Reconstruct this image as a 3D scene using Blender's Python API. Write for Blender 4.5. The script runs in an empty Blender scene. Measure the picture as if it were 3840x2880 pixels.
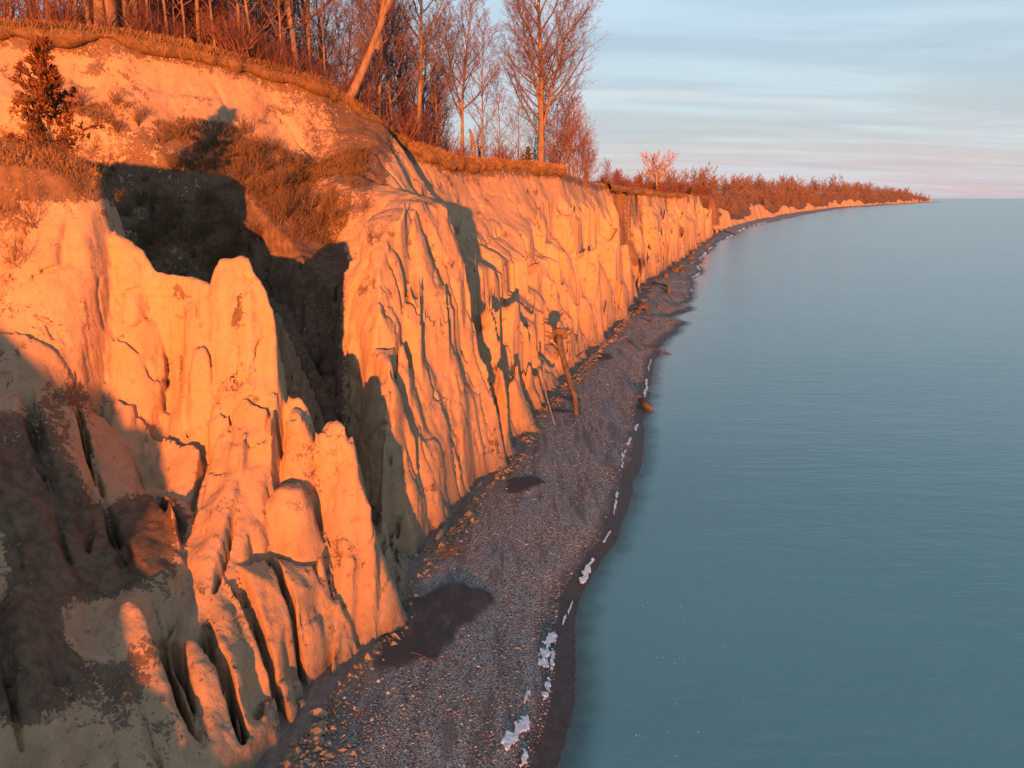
import bpy, math, random
import numpy as np
from mathutils import Vector, Matrix

# ------------------------------------------------------------------ camera, sky, sun, exposure
SC = bpy.context.scene
COL = SC.collection
FPX = 2956.0; PITCH = math.radians(13.27); CAMH = 20.0
cam_d = bpy.data.cameras.new('camera'); cam = bpy.data.objects.new('camera', cam_d); COL.objects.link(cam)
cam.location = (0, 0, CAMH); cam.rotation_euler = (math.radians(90) - PITCH, 0, 0)
cam_d.sensor_width = 36.0; cam_d.lens = 36.0 * FPX / 3840.0
cam_d.clip_start = 0.3; cam_d.clip_end = 60000
SC.camera = cam
SC.cycles.max_bounces = 5; SC.cycles.diffuse_bounces = 3; SC.cycles.glossy_bounces = 2; SC.cycles.transparent_max_bounces = 6

SUN_EL = math.radians(1.25); SUN_AZ = math.radians(180.6)        # azimuth clockwise from +Y: the sun stands behind the camera
world = bpy.data.worlds.new('World'); SC.world = world; world.use_nodes = True
wn = world.node_tree.nodes; wl = world.node_tree.links; wn.clear()
def wnode(t, **k):
    n = wn.new(t)
    for a, b in k.items(): setattr(n, a, b)
    return n
sky = wnode('ShaderNodeTexSky', sky_type='NISHITA', sun_disc=False, sun_elevation=math.radians(2.4), sun_rotation=SUN_AZ,
            altitude=80, air_density=1.0, dust_density=1.2, ozone_density=2.0)
tc = wnode('ShaderNodeTexCoord'); sep = wnode('ShaderNodeSeparateXYZ'); wl.new(tc.outputs['Generated'], sep.inputs[0])
def wmath(op, a, b=None, c=None, clamp=False):
    n = wnode('ShaderNodeMath', operation=op, use_clamp=clamp)
    for i, v in enumerate((a, b, c)):
        if v is None: continue
        if isinstance(v, (int, float)): n.inputs[i].default_value = v
        else: wl.new(v, n.inputs[i])
    return n.outputs[0]
zc = wmath('ADD', wmath('MAXIMUM', sep.outputs['Z'], 0.0), 0.10)
px = wmath('DIVIDE', sep.outputs['X'], zc); py = wmath('DIVIDE', sep.outputs['Y'], zc)
comb = wnode('ShaderNodeCombineXYZ'); wl.new(px, comb.inputs[0]); wl.new(py, comb.inputs[1])
def cloud_layer(rot, sx, sy, scale, detail, lo, hi, dist=0.6):
    mp = wnode('ShaderNodeMapping'); mp.inputs['Rotation'].default_value[2] = math.radians(rot)
    mp.inputs['Scale'].default_value = (sx, sy, 1); wl.new(comb.outputs[0], mp.inputs[0])
    nz = wnode('ShaderNodeTexNoise'); nz.inputs['Scale'].default_value = scale; nz.inputs['Detail'].default_value = detail
    nz.inputs['Roughness'].default_value = 0.55; nz.inputs['Distortion'].default_value = dist
    wl.new(mp.outputs[0], nz.inputs['Vector'])
    mr = wnode('ShaderNodeMapRange', interpolation_type='SMOOTHSTEP'); mr.inputs['From Min'].default_value = lo; mr.inputs['From Max'].default_value = hi
    wl.new(nz.outputs['Fac'], mr.inputs['Value']); return mr.outputs[0]
c1 = cloud_layer(14, 0.36, 1.0, 1.3, 6, 0.36, 0.72, 1.0)
c2 = cloud_layer(-8, 0.22, 1.0, 2.6, 7, 0.42, 0.75)
c3 = cloud_layer(6, 0.15, 0.80, 1.9, 5, 0.50, 0.82, 0.5)
def wmix(fac, a, b):
    n = wnode('ShaderNodeMix', data_type='RGBA')
    if isinstance(fac, (int, float)): n.inputs[0].default_value = fac
    else: wl.new(fac, n.inputs[0])
    for s, v in ((n.inputs[6], a), (n.inputs[7], b)):
        if isinstance(v, tuple): s.default_value = v
        else: wl.new(v, s)
    return n.outputs[2]
el = sep.outputs['Z']
def wramp(fac, stops):
    n = wnode('ShaderNodeValToRGB'); e = n.color_ramp.elements
    while len(e) < len(stops): e.new(0.5)
    for s, (p, c) in zip(e, stops): s.position = p; s.color = (*c, 1)
    wl.new(fac, n.inputs[0]); return n.outputs[0]
veil_col = wramp(wmath('MULTIPLY', el, 2.0), [(0.0, (0.305, 0.245, 0.262)), (0.05, (0.285, 0.25, 0.275)), (0.15, (0.232, 0.25, 0.29)), (0.30, (0.205, 0.258, 0.315)), (0.55, (0.205, 0.285, 0.345)), (1.0, (0.15, 0.23, 0.31))])
nsky = wnode('ShaderNodeVectorMath', operation='SCALE'); wl.new(sky.outputs[0], nsky.inputs[0]); nsky.inputs['Scale'].default_value = 0.13
vf = wnode('ShaderNodeMapRange'); wl.new(el, vf.inputs['Value'])
vf.inputs['From Min'].default_value = 0.03; vf.inputs['From Max'].default_value = 0.6; vf.inputs['To Min'].default_value = 0.97; vf.inputs['To Max'].default_value = 0.30
base = wmix(vf.outputs[0], nsky.outputs[0], veil_col)
base = wmix(wmath('MULTIPLY', c1, 0.55), base, (0.29, 0.355, 0.405, 1))
base = wmix(wmath('MULTIPLY', c2, 0.50), base, (0.185, 0.215, 0.275, 1))
base = wmix(wmath('MULTIPLY', c3, 0.55), base, (0.36, 0.345, 0.35, 1))
glow = wnode('ShaderNodeVectorMath', operation='SCALE'); wl.new(sky.outputs[0], glow.inputs[0]); glow.inputs['Scale'].default_value = 0.03
damped = wnode('ShaderNodeVectorMath', operation='SCALE'); wl.new(base, damped.inputs[0]); damped.inputs['Scale'].default_value = 0.94
summed = wnode('ShaderNodeVectorMath', operation='ADD'); wl.new(glow.outputs[0], summed.inputs[0]); wl.new(damped.outputs[0], summed.inputs[1]); base = summed.outputs[0]
bg = wnode('ShaderNodeBackground'); bg.inputs['Strength'].default_value = 0.74; wl.new(base, bg.inputs[0])
wo = wnode('ShaderNodeOutputWorld'); wl.new(bg.outputs[0], wo.inputs[0])

sun_d = bpy.data.lights.new('sun', 'SUN'); sun = bpy.data.objects.new('sun', sun_d); COL.objects.link(sun)
sun_d.energy = 5.0; sun_d.angle = math.radians(0.55); sun_d.color = (1.0, 0.245, 0.04)
sdir = Vector((math.sin(SUN_AZ) * math.cos(SUN_EL), math.cos(SUN_AZ) * math.cos(SUN_EL), math.sin(SUN_EL)))
sun.rotation_euler = sdir.to_track_quat('Z', 'Y').to_euler()
SC.view_settings.view_transform = 'Standard'; SC.view_settings.look = 'None'
SC.view_settings.gamma = 1.0; SC.view_settings.use_curve_mapping = False
SC.view_settings.exposure = 1.62

# ------------------------------------------------------------------ helpers
rng = np.random.default_rng(7); random.seed(7)
def ray(u, v):                                   # direction of a photo pixel from the camera, for measuring the place
    a = (u - 1920) / FPX; b = -(v - 1440) / FPX
    return a, math.cos(PITCH) + b * math.sin(PITCH), -math.sin(PITCH) + b * math.cos(PITCH)
def W(u, v, y):
    r = ray(u, v); t = y / r[1]; return np.array((r[0] * t, y, CAMH + r[2] * t))
def G(u, v, z=0.):
    r = ray(u, v); t = (z - CAMH) / r[2]; return np.array((r[0] * t, r[1] * t, z))

NT = 64
_tab = rng.random((NT, NT, NT)).astype(np.float32) * 2 - 1
_tabf = _tab.ravel()
def vnoise(x, y, z, seed=0):
    x = np.asarray(x, np.float32) + seed * 17.31; y = np.asarray(y, np.float32) + seed * 5.77; z = np.asarray(z, np.float32) + seed * 11.13
    x, y, z = np.broadcast_arrays(x, y, z)
    xf = np.floor(x); yf = np.floor(y); zf = np.floor(z)
    fx = x - xf; fy = y - yf; fz = z - zf
    fx = fx * fx * (3 - 2 * fx); fy = fy * fy * (3 - 2 * fy); fz = fz * fz * (3 - 2 * fz)
    x0 = xf.astype(np.int32) & 63; y0 = yf.astype(np.int32) & 63; z0 = zf.astype(np.int32) & 63
    x1 = (x0 + 1) & 63; y1 = (y0 + 1) & 63; z1 = (z0 + 1) & 63
    a = x0 * 4096; b = x1 * 4096; c = y0 * 64; d = y1 * 64
    g = lambda i, j, k: _tabf[i + j + k]
    v0 = g(a, c, z0); v0 = v0 + (g(b, c, z0) - v0) * fx
    v1 = g(a, d, z0); v1 = v1 + (g(b, d, z0) - v1) * fx
    v0 = v0 + (v1 - v0) * fy
    w0 = g(a, c, z1); w0 = w0 + (g(b, c, z1) - w0) * fx
    w1 = g(a, d, z1); w1 = w1 + (g(b, d, z1) - w1) * fx
    w0 = w0 + (w1 - w0) * fy
    return v0 + (w0 - v0) * fz
def fbm(x, y, z, o=3, seed=0):
    s = 0; a = 1.0; t = 0
    for i in range(o):
        s = s + a * vnoise(x * 2.03 ** i, y * 2.03 ** i, z * 2.03 ** i, seed + i * 3); t += a; a *= 0.5
    return s / t
def sstep(x, a, b):
    t = np.clip((x - a) / (b - a), 0, 1); return t * t * (3 - 2 * t)
def pl_dist(X, Y, pts, extra=None):
    """distance to a plan polyline, side (>0 left of travel), z along it"""
    P = np.array(pts, float); best = np.full(X.shape, 1e18); side = np.zeros(X.shape); zz = np.zeros(X.shape)
    for k in range(len(P) - 1):
        a = P[k]; b = P[k + 1]; dx, dy = b[0] - a[0], b[1] - a[1]; L = dx * dx + dy * dy
        t = np.clip(((X - a[0]) * dx + (Y - a[1]) * dy) / L, 0, 1)
        qx = X - a[0] - t * dx; qy = Y - a[1] - t * dy; q = qx * qx + qy * qy
        m = q < best; best = np.where(m, q, best)
        side = np.where(m, np.sign(dx * (Y - a[1]) - dy * (X - a[0])), side)
        if P.shape[1] > 2: zz = np.where(m, a[2] + t * (b[2] - a[2]), zz)
    return np.sqrt(best), side, zz
def tab(x, pairs):
    p = np.array(pairs, float); return np.interp(x, p[:, 0], p[:, 1])

def link_mesh(name, verts, faces, mat=None, parent=None, smooth=True, attrs=None):
    """faces: (n,3) or (n,4) int array, or list of such arrays"""
    me = bpy.data.meshes.new(name)
    verts = np.asarray(verts, np.float32)
    if not isinstance(faces, (list, tuple)): faces = [faces]
    faces = [np.asarray(f, np.int32) for f in faces if len(f)]
    nl = sum(f.size for f in faces); nf = sum(len(f) for f in faces)
    me.vertices.add(len(verts)); me.vertices.foreach_set('co', verts.ravel())
    me.loops.add(nl); me.loops.foreach_set('vertex_index', np.concatenate([f.ravel() for f in faces]))
    tot = np.concatenate([np.full(len(f), f.shape[1], np.int32) for f in faces])
    st = np.concatenate([[0], np.cumsum(tot)[:-1]]).astype(np.int32)
    me.polygons.add(nf); me.polygons.foreach_set('loop_start', st); me.polygons.foreach_set('loop_total', tot)
    me.polygons.foreach_set('use_smooth', np.full(nf, smooth))
    if attrs:
        for k, v in attrs.items():
            if np.ndim(v) == 2:
                at = me.attributes.new(k, 'FLOAT_COLOR', 'POINT'); at.data.foreach_set('color', np.asarray(v, np.float32).ravel())
            else:
                at = me.attributes.new(k, 'FLOAT', 'POINT'); at.data.foreach_set('value', np.asarray(v, np.float32))
    me.update(calc_edges=True)
    if mat: me.materials.append(mat)
    o = bpy.data.objects.new(name, me); COL.objects.link(o)
    if parent: o.parent = parent
    return o
def tag(o, label=None, cat=None, group=None, kind=None):
    if label: o['label'] = label
    if cat: o['category'] = cat
    if group: o['group'] = group
    if kind: o['kind'] = kind
    return o
def grid_faces(n, m):
    i = np.arange(n - 1)[:, None] * m + np.arange(m - 1)[None, :]
    return np.stack([i, i + m, i + m + 1, i + 1], -1).reshape(-1, 4)

class NB:                                         # small node builder
    def __init__(s, name):
        s.m = bpy.data.materials.new(name); s.m.use_nodes = True; s.t = s.m.node_tree; s.t.nodes.clear()
    def n(s, t, **k):
        n = s.t.nodes.new(t)
        for a, b in k.items():
            setattr(n, a, b)
        return n
    def put(s, sock, v):
        if v is None: return
        if isinstance(v, bpy.types.NodeSocket): s.t.links.new(v, sock)
        elif isinstance(v, tuple) and len(v) == 3 and sock.type == 'RGBA': sock.default_value = (*v, 1)
        else: sock.default_value = v
    def noise(s, vec, scale, detail=4, rough=0.55, dist=0.0, mapscale=None):
        if mapscale:
            mp = s.n('ShaderNodeMapping'); s.put(mp.inputs[0], vec); mp.inputs['Scale'].default_value = mapscale; vec = mp.outputs[0]
        n = s.n('ShaderNodeTexNoise'); s.put(n.inputs['Vector'], vec); n.inputs['Scale'].default_value = scale
        n.inputs['Detail'].default_value = detail; n.inputs['Roughness'].default_value = rough; n.inputs['Distortion'].default_value = dist
        return n.outputs['Fac']
    def voronoi(s, vec, scale, feature='F1', mapscale=None, out='Distance', rand=1.0):
        if mapscale:
            mp = s.n('ShaderNodeMapping'); s.put(mp.inputs[0], vec); mp.inputs['Scale'].default_value = mapscale; vec = mp.outputs[0]
        n = s.n('ShaderNodeTexVoronoi', feature=feature); s.put(n.inputs['Vector'], vec); n.inputs['Scale'].default_value = scale
        n.inputs['Randomness'].default_value = rand
        return n.outputs[out]
    def mr(s, v, a, b, c=0.0, d=1.0, smooth=True):
        n = s.n('ShaderNodeMapRange', interpolation_type='SMOOTHSTEP' if smooth else 'LINEAR'); s.put(n.inputs[0], v)
        for i, q in zip((1, 2, 3, 4), (a, b, c, d)): s.put(n.inputs[i], q)
        return n.outputs[0]
    def math(s, op, a, b=None, clamp=False):
        n = s.n('ShaderNodeMath', operation=op, use_clamp=clamp); s.put(n.inputs[0], a); s.put(n.inputs[1], b); return n.outputs[0]
    def mix(s, f, a, b, blend='MIX'):
        n = s.n('ShaderNodeMix', data_type='RGBA', blend_type=blend); s.put(n.inputs[0], f); s.put(n.inputs[6], a); s.put(n.inputs[7], b); return n.outputs[2]
    def attr(s, name, out='Fac'):
        n = s.n('ShaderNodeAttribute', attribute_name=name); return n.outputs[out]
    def pos(s): return s.n('ShaderNodeNewGeometry').outputs['Position']
    def obj(s): return s.n('ShaderNodeTexCoord').outputs['Object']
    def rnd(s): return s.n('ShaderNodeObjectInfo').outputs['Random']
    def bump(s, h, strength=0.5, dist=0.05, normal=None):
        n = s.n('ShaderNodeBump'); s.put(n.inputs['Height'], h); n.inputs['Strength'].default_value = strength; n.inputs['Distance'].default_value = dist
        s.put(n.inputs['Normal'], normal); return n.outputs[0]
    def out(s, col, rough=0.9, normal=None, spec=0.2, **k):
        b = s.n('ShaderNodeBsdfPrincipled'); s.put(b.inputs['Base Color'], col); s.put(b.inputs['Roughness'], rough)
        s.put(b.inputs['Normal'], normal); s.put(b.inputs['Specular IOR Level'], spec)
        for a, v in k.items(): s.put(b.inputs[a.replace('_', ' ')], v)
        o = s.n('ShaderNodeOutputMaterial'); s.t.links.new(b.outputs[0], o.inputs[0]); s.bsdf = b; return s.m

# ------------------------------------------------------------------ the lie of the land (plan metres, camera above 0,0)
BASE = [(-11, -70), (-8.7, -38), (-8.6, -12), (-10.0, 0), (-10.8, 9), (-10.5, 16), (-9.1, 21), (-7.8, 25), (-7.2, 28), (-6.6, 29.6), (-5.8, 31.6), (-5.6, 33.5), (-5.7, 35.6), (-5.4, 37.5), (-3.9, 42.8), (-2.4, 49), (-1.5, 52), (-0.7, 54), (0.3, 60), (2.2, 69.4), (7.2, 87.3),
        (12.1, 105), (22.4, 142.7), (31.5, 183), (42, 213), (72, 314), (112, 438), (146, 545), (200, 677), (340, 998), (675, 1696), (1100, 2421), (2150, 4150), (2330, 4420)]
SHORE = [(4.0, -70), (0, -20), (-0.5, 5), (0.6, 18), (1.5, 24.5), (2.6, 30.5), (4.0, 37.5), (6.3, 44.4), (10, 58), (13, 71.4), (17.1, 92), (21.3, 107), (29.7, 138), (44.5, 192), (69.7, 290), (101, 386), (166, 565), (222, 690), (355, 985), (690, 1680), (1115, 2400), (2165, 4130), (2400, 4450)]
_b = np.array(BASE); _s = np.array(SHORE)
def base_x(y): return np.interp(y, _b[:, 1], _b[:, 0])
def shore_x(y):
    y = np.asarray(y, float)
    return np.interp(y, _s[:, 1], _s[:, 0]) + (0.55 * vnoise(y / 9, 0.5, 0.5, 3) + 0.22 * vnoise(y / 2.6, 0.5, 2.5, 4)) * np.clip(y / 40, 0.5, 3)

# rim of the bluff top (x, y, z of the turf)
RIM = [(-75, 46, 33), (-50, 51, 32)] + [tuple(W(u, v, y)) for u, v, y in [(0, 95, 56), (420, 125, 59), (700, 175, 62), (1000, 255, 66), (1200, 315, 69), (1330, 400, 72), (1450, 490, 75), (1560, 550, 79), (1690, 600, 85), (1800, 610, 90), (1900, 612, 95), (2090, 632, 109)]] + \
      [(11.5, 124, 22.9), (17.2, 146, 22.3), (24.5, 178, 22.0), (36, 216, 21.9), (50, 264, 21.6), (66, 317, 21.4), (84, 372, 21.2), (104, 436, 21.2), (140, 548, 22)]
F1 = [(-40, 35.5, 23), (-30, 36, 22.6), (-22.4, 36, 22.0), (-20.2, 36.8, 21.7), (-18.5, 37, 20.9), (-18.2, 36.9, 18.7)] + \
     [tuple(W(u, v, 37 - 5 * (u - 430) / 1000)) for u, v in [(540, 940), (590, 1030), (640, 1020), (740, 1040), (785, 1055), (800, 1010), (830, 965), (905, 960), (945, 990), (960, 1040), (1010, 1110), (1045, 1190), (1052, 1400), (1085, 1510), (1130, 1500), (1165, 1560), (1190, 1640), (1225, 1580), (1262, 1570), (1300, 1600), (1340, 1690), (1352, 1800), (1395, 1900), (1415, 2000), (1428, 2200), (1430, 2330)]] + [(-5.9, 31.6, -2)]
_f = np.array(F1)
GUL = [(-4.6, 35.3, 0.3), (-5.8, 35.4, 1.0), (-7.2, 36.6, 2.2), (-9, 40.5, 5), (-12, 46, 9), (-15, 50.5, 12.5), (-19.5, 53.5, 15.5), (-26, 53.5, 18.5), (-34, 51, 21), (-46, 49, 25)]
GUL2 = [(-0.2, 54.6, 1), (-2.6, 59, 7), (-5.2, 63.5, 14), (-8.2, 66, 19), (-11, 66.5, 23)]
GUL0 = [(-9.4, 14.5, -1), (-11.2, 16.5, 1.0), (-15, 20.5, 5.0), (-18.5, 25, 9.6), (-21.5, 29, 14.5), (-25, 31.5, 18), (-32, 33, 21)]
MTOP = [tuple(W(u, v, y)) for u, v, y in [(1330, 430, 71.5), (1310, 560, 66), (1290, 650, 62.5), (1440, 695, 59), (1520, 715, 57.5), (1572, 742, 56.5)]]
MTOP2 = [(-7.0, 57.5, 20.3), (-7.0, 53, 19.9), (-7.9, 49, 18.8), (-8.8, 46, 16.2)]
CPROF = [(-3, -6), (-1.1, 0.2), (-0.6, 0.9), (-0.15, 1.3), (0.05, 1.9), (0.35, 3.6), (1.0, 7.2), (2.2, 12.8), (3.4, 17.3), (4.3, 20.4), (5.3, 24.2), (6.4, 30), (14, 48)]
# broken stretches of the far bluff where the slope lies back and is overgrown (y from, y to, extra setback)
SLUMP = [(147, 188, 11), (196, 206, 4), (262, 276, 4), (330, 352, 6), (372, 388, 6), (405, 470, 14)]
PILL = [  # free-standing pillars and slabs of clay: u, v of the top in the photograph, distance, radii, lean
    (835, 1475, 33.4, 0.75, 0.75), (760, 1300, 34.3, 0.7, 0.6), (1255, 1600, 32.9, 0.8, 0.5), (1120, 1545, 33.1, 0.6, 0.6),
    (1085, 1830, 31.2, 1.0, 0.8), (1650, 1830, 44.6, 0.55, 0.6),
    (950, 1960, 30.0, 0.5, 0.55), (1205, 2080, 30.2, 0.36, 0.42), (1010, 2180, 28.6, 0.42, 0.5), (1125, 2260, 29.0, 0.36, 0.42), (905, 2330, 27.2, 0.45, 0.5), (1250, 2290, 30.4, 0.3, 0.36)]
def edge_noise(x, y):
    f = sstep(y, 172, 200)
    return (vnoise(x / 6.5, y / 6.5, 0.3, 21) * 0.7 + vnoise(x / 2.2, y / 2.2, 4.5, 22) * 0.35) + f * (np.abs(vnoise(y / 17, 0.5, 0.5, 23)) * 9 - 2.5 + vnoise(y / 7, 0.5, 3.5, 24) * 1.5)
def height(X, Y, detail=True):
    X = np.asarray(X, float); Y = np.asarray(Y, float)
    big = vnoise(X / 6.5, Y / 6.5, 0.3, 21)
    dist, side, _ = pl_dist(X, Y, BASE); d = dist * side
    # ribs and flatirons: the wall's foot steps in and out along the shore
    sc_ = Y + 0.28 * X
    rb = (np.abs(vnoise(sc_ / 7.5, X / 40, 0.5, 5)) * 3.0 - 1.1) + (np.abs(vnoise(sc_ / 2.6, X / 18, 1.5, 6)) * 1.3 - 0.45)
    farm = np.clip((Y - 90) / 120, 0, 1)
    rb = rb * (1 - farm) + farm * (np.abs(vnoise(Y / 15, X / 40, 0.5, 8)) * 5 - 2 + np.abs(vnoise(Y / 6, X / 20, 0.5, 9)) * 2.4 - 0.8)
    lean_k = tab(Y, [(36, 1.1), (40, 1.35), (44, 1.4), (47, 1.2), (50, 1.05), (57, 1.05), (60.5, 2.1), (66, 2.3), (77, 2.35), (85, 2.1), (95, 1.7), (110, 1.25), (142, 1.0)])
    d2 = d + rb * np.interp(d / lean_k, [0, 3, 4.8, 6.0], [1.0, 0.85, 0.5, 0.0]) * np.interp(Y, [36, 41, 50, 52, 57, 60], [0.3, 0.8, 0.7, 0.25, 0.25, 1.0])
    sl = np.zeros(X.shape)
    for a, b, s in SLUMP: sl = np.maximum(sl, s * sstep(Y, a, a + 0.35 * (b - a)) * (1 - sstep(Y, b - 0.35 * (b - a), b)))
    d2 = np.where(d2 > 0, d2 / lean_k, d2)
    d3 = d2 - sl * np.clip(d2 / 5.0, 0, 1)
    cliff = tab(d3, CPROF)
    # the wall breaks into upright blades and slabs: cells in plan, each with its own steep face and slanting top
    cs = tab(Y, [(36, 1.0), (60, 1.15), (100, 1.7), (180, 3.0), (460, 5.0)])
    sY = tab(Y, [(30, 0), (60, 28), (100, 56), (180, 92), (470, 165)]); wz = vnoise(X / 1.3, Y / 1.3, 0.5, 12) * 0.22
    P_ = sY / 1.8 + X * 0.06 + wz; Q_ = d / cs / 1.9 + vnoise(X / 1.7, Y / 1.7, 2.5, 13) * 0.22
    pi, qi = np.floor(P_), np.floor(Q_); best = np.full(X.shape, 9e9); qc = np.zeros(X.shape)
    for di in (-1, 0, 1):
        for dj in (-1, 0, 1):
            ci, cj = pi + di, qi + dj; hx_ = vnoise(ci * 1.0, cj * 1.0, 0.0, 14) * 0.42; hy_ = vnoise(ci * 1.0, cj * 1.0, 5.0, 15) * 0.42
            dd_ = ((P_ - ci - 0.5 - hx_) * 1.5) ** 2 + (Q_ - cj - 0.5 - hy_) ** 2; m = dd_ < best; best = np.where(m, dd_, best); qc = np.where(m, cj + 0.5 + hy_, qc)
    shift = (qc - Q_) * cs * 1.9 * np.clip(sstep(d, 0.15, 1.2), 0, 1)
    kk_ = np.where(d2 > 0, np.maximum(d, 0.05) / np.maximum(d2, 0.05), 1)
    step = tab(d3 + 0.85 * shift / np.clip(kk_, 1, 3), CPROF)
    wst = tab(Y, [(36.5, 0), (40, 0.35), (57, 0.35), (62, 0.95)]) * (1 - sstep(cliff, 17.5, 22.5)) * (1 - 0.6 * np.clip(sl / 6, 0, 1))
    cliff = cliff + (step - cliff) * wst
    # bluff top, scarp and the hollow below it
    rd, rs, rz = pl_dist(X, Y, RIM); e = -rd * rs + edge_noise(X, Y)
    land = np.where(e < 0, rz + np.minimum(-e, 60) * 0.01, rz - tab(e, [(0, 0), (0.35, 1.1), (1.3, 3.3), (3, 6), (5.5, 8.8), (9, 11.2), (14, 14), (25, 19), (60, 30)]))
    md, ms, mz = pl_dist(X, Y, MTOP)
    land = np.maximum(land, mz - tab(md, [(0, 0), (2, 0.5), (4, 2.6), (7, 7), (14, 20)]))
    md, ms, mz = pl_dist(X, Y, MTOP2)
    land = np.maximum(land, mz - tab(md, [(0, 0), (1.2, 0.3), (2.4, 2.6), (4, 8), (9, 24)]))
    h = np.minimum(land, cliff)
    wob = big * 0.8
    for g, pr in ((GUL, [(0, 0), (0.8, 0.6), (1.6, 3), (2.6, 6), (4, 9), (6.5, 12.5), (9, 16), (14, 23), (40, 60)]), (GUL2, [(0, 0), (0.5, 1.0), (1.0, 5), (1.8, 10), (3, 15), (5, 20), (14, 40)])):
        gd, _, gz = pl_dist(X, Y, g); h = np.minimum(h, gz + tab(np.maximum(gd + wob * np.clip(gd / 3, 0, 1), 0), pr))
    _g = np.array(GUL)[::-1]
    _sy = np.interp(X, _g[:, 0], _g[:, 1]) - Y
    h = np.where(_sy > 0, np.minimum(h, np.interp(X, _g[:, 0], _g[:, 2]) - 2.2 * _sy), h)
    # the near fin, a blade of clay running out from the bluff to the beach
    near = np.minimum(tab(d + rb * 0.3, [(-3, -6), (-0.3, -0.6), (0, 0.8), (0.6, 2.0), (1.5, 3.2), (3, 4.6), (5, 6.6), (12, 14.2), (18, 20.5), (24, 24), (30, 27.5), (40, 30)]), 30)
    near = near - tab(Y, [(31, 0), (33.5, 1.5), (36, 8), (38, 40)])
    ys = np.interp(X, _f[:, 0], _f[:, 1]); zs = np.interp(X, _f[:, 0], _f[:, 2], right=-8)
    dd = ys - Y + vnoise(X / 1.9, Y / 5, 0.5, 31) * 0.5
    ltf = sstep(-X, 17.5, 19.5)                  # the grassy shoulder on the left stands steeper and broader
    pn = tab(dd, [(0, 0), (0.25, 0.15), (0.7, 1.9), (1.3, 4.0), (2.4, 6.6), (3.8, 8.6), (6, 10.6), (9, 13.2), (13, 17.5), (18, 25)]) * (1 - ltf) + ltf * tab(dd, [(0, 0), (1.2, 0.5), (2.2, 3.2), (4, 7.2), (7, 10.5), (12, 15), (16, 19), (22, 28)])
    pf = tab(-dd, [(0, 0), (0.3, 0.2), (0.8, 2.4), (1.6, 6.5), (3, 11), (5, 16), (9, 26)]) * (1 - ltf) + ltf * tab(-dd, [(0, 0), (2.2, 0.3), (2.8, 3.0), (4.5, 7.5), (8, 13), (14, 22)])
    fin = zs - np.where(dd > 0, pn, pf)
    gd, _, gz = pl_dist(X + 1.2 * vnoise(X / 3, Y / 3, 0, 33), Y + 1.2 * vnoise(X / 3, Y / 3, 0, 34), GUL0)
    near = np.minimum(near, gz + 1.6 + tab(gd, [(0, 0), (0.8, 0.3), (2, 1.6), (4, 4.6), (8, 10), (30, 45)]))
    near = np.maximum(near, (tab(d + rb * 0.55 + 0.35 * np.abs(vnoise((0.62 * Y + 0.78 * X) / 0.8, (X - Y) / 8, 0.5, 38)), [(-0.5, -0.6), (0, 0.9), (0.5, 3.2), (1.1, 4.7), (2.2, 5.7), (4, 6.6), (6, 7.4), (10, 8.6)]) - tab(Y, [(19, 9), (22, 5.5), (25, 2.2), (28, 0), (32.5, 0), (35, 9)])))
    near = near - 1.3 * np.clip(1 - np.abs(vnoise((0.62 * Y + 0.78 * X) / 1.7, (X - Y) / 16, 0.5, 39)) / 0.16, 0, 1) * sstep(d, 0.2, 0.8) * sstep(Y, 22, 25) * (1 - 0.6 * sstep(d, 4, 8))
    near = near + (np.abs(vnoise((0.62 * Y + 0.78 * X) / 1.2, (X - Y) / 10, 0.5, 37)) * 1.1 - 0.4) * sstep(d, 0.3, 1.5)
    near = near - 2.4 * sstep(d, 4, 9) * sstep(Y, 17.5, 25)
    near = near + (np.abs(vnoise(X / 3.3 + Y / 9, Y / 8 - X / 9, 0.5, 36)) * 1.5 - 0.5) * sstep(d, 0.8, 4) * (1 - sstep(d, 12, 18))
    h = np.maximum(h, np.maximum(fin, near))
    for u, v, y, rx, ry in PILL:
        p = W(u, v, y); q = np.sqrt(((X - p[0]) / rx) ** 2 + ((Y - p[1]) / ry) ** 2)
        h = np.maximum(h, np.where(q < 14, p[2] - tab(q * 0.7, [(0, 0), (0.35, 0.12), (0.7, 0.8), (1.0, 2.2), (1.5, 5), (2.6, 9), (10, 40)]), -9))
    return h, d, e

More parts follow.
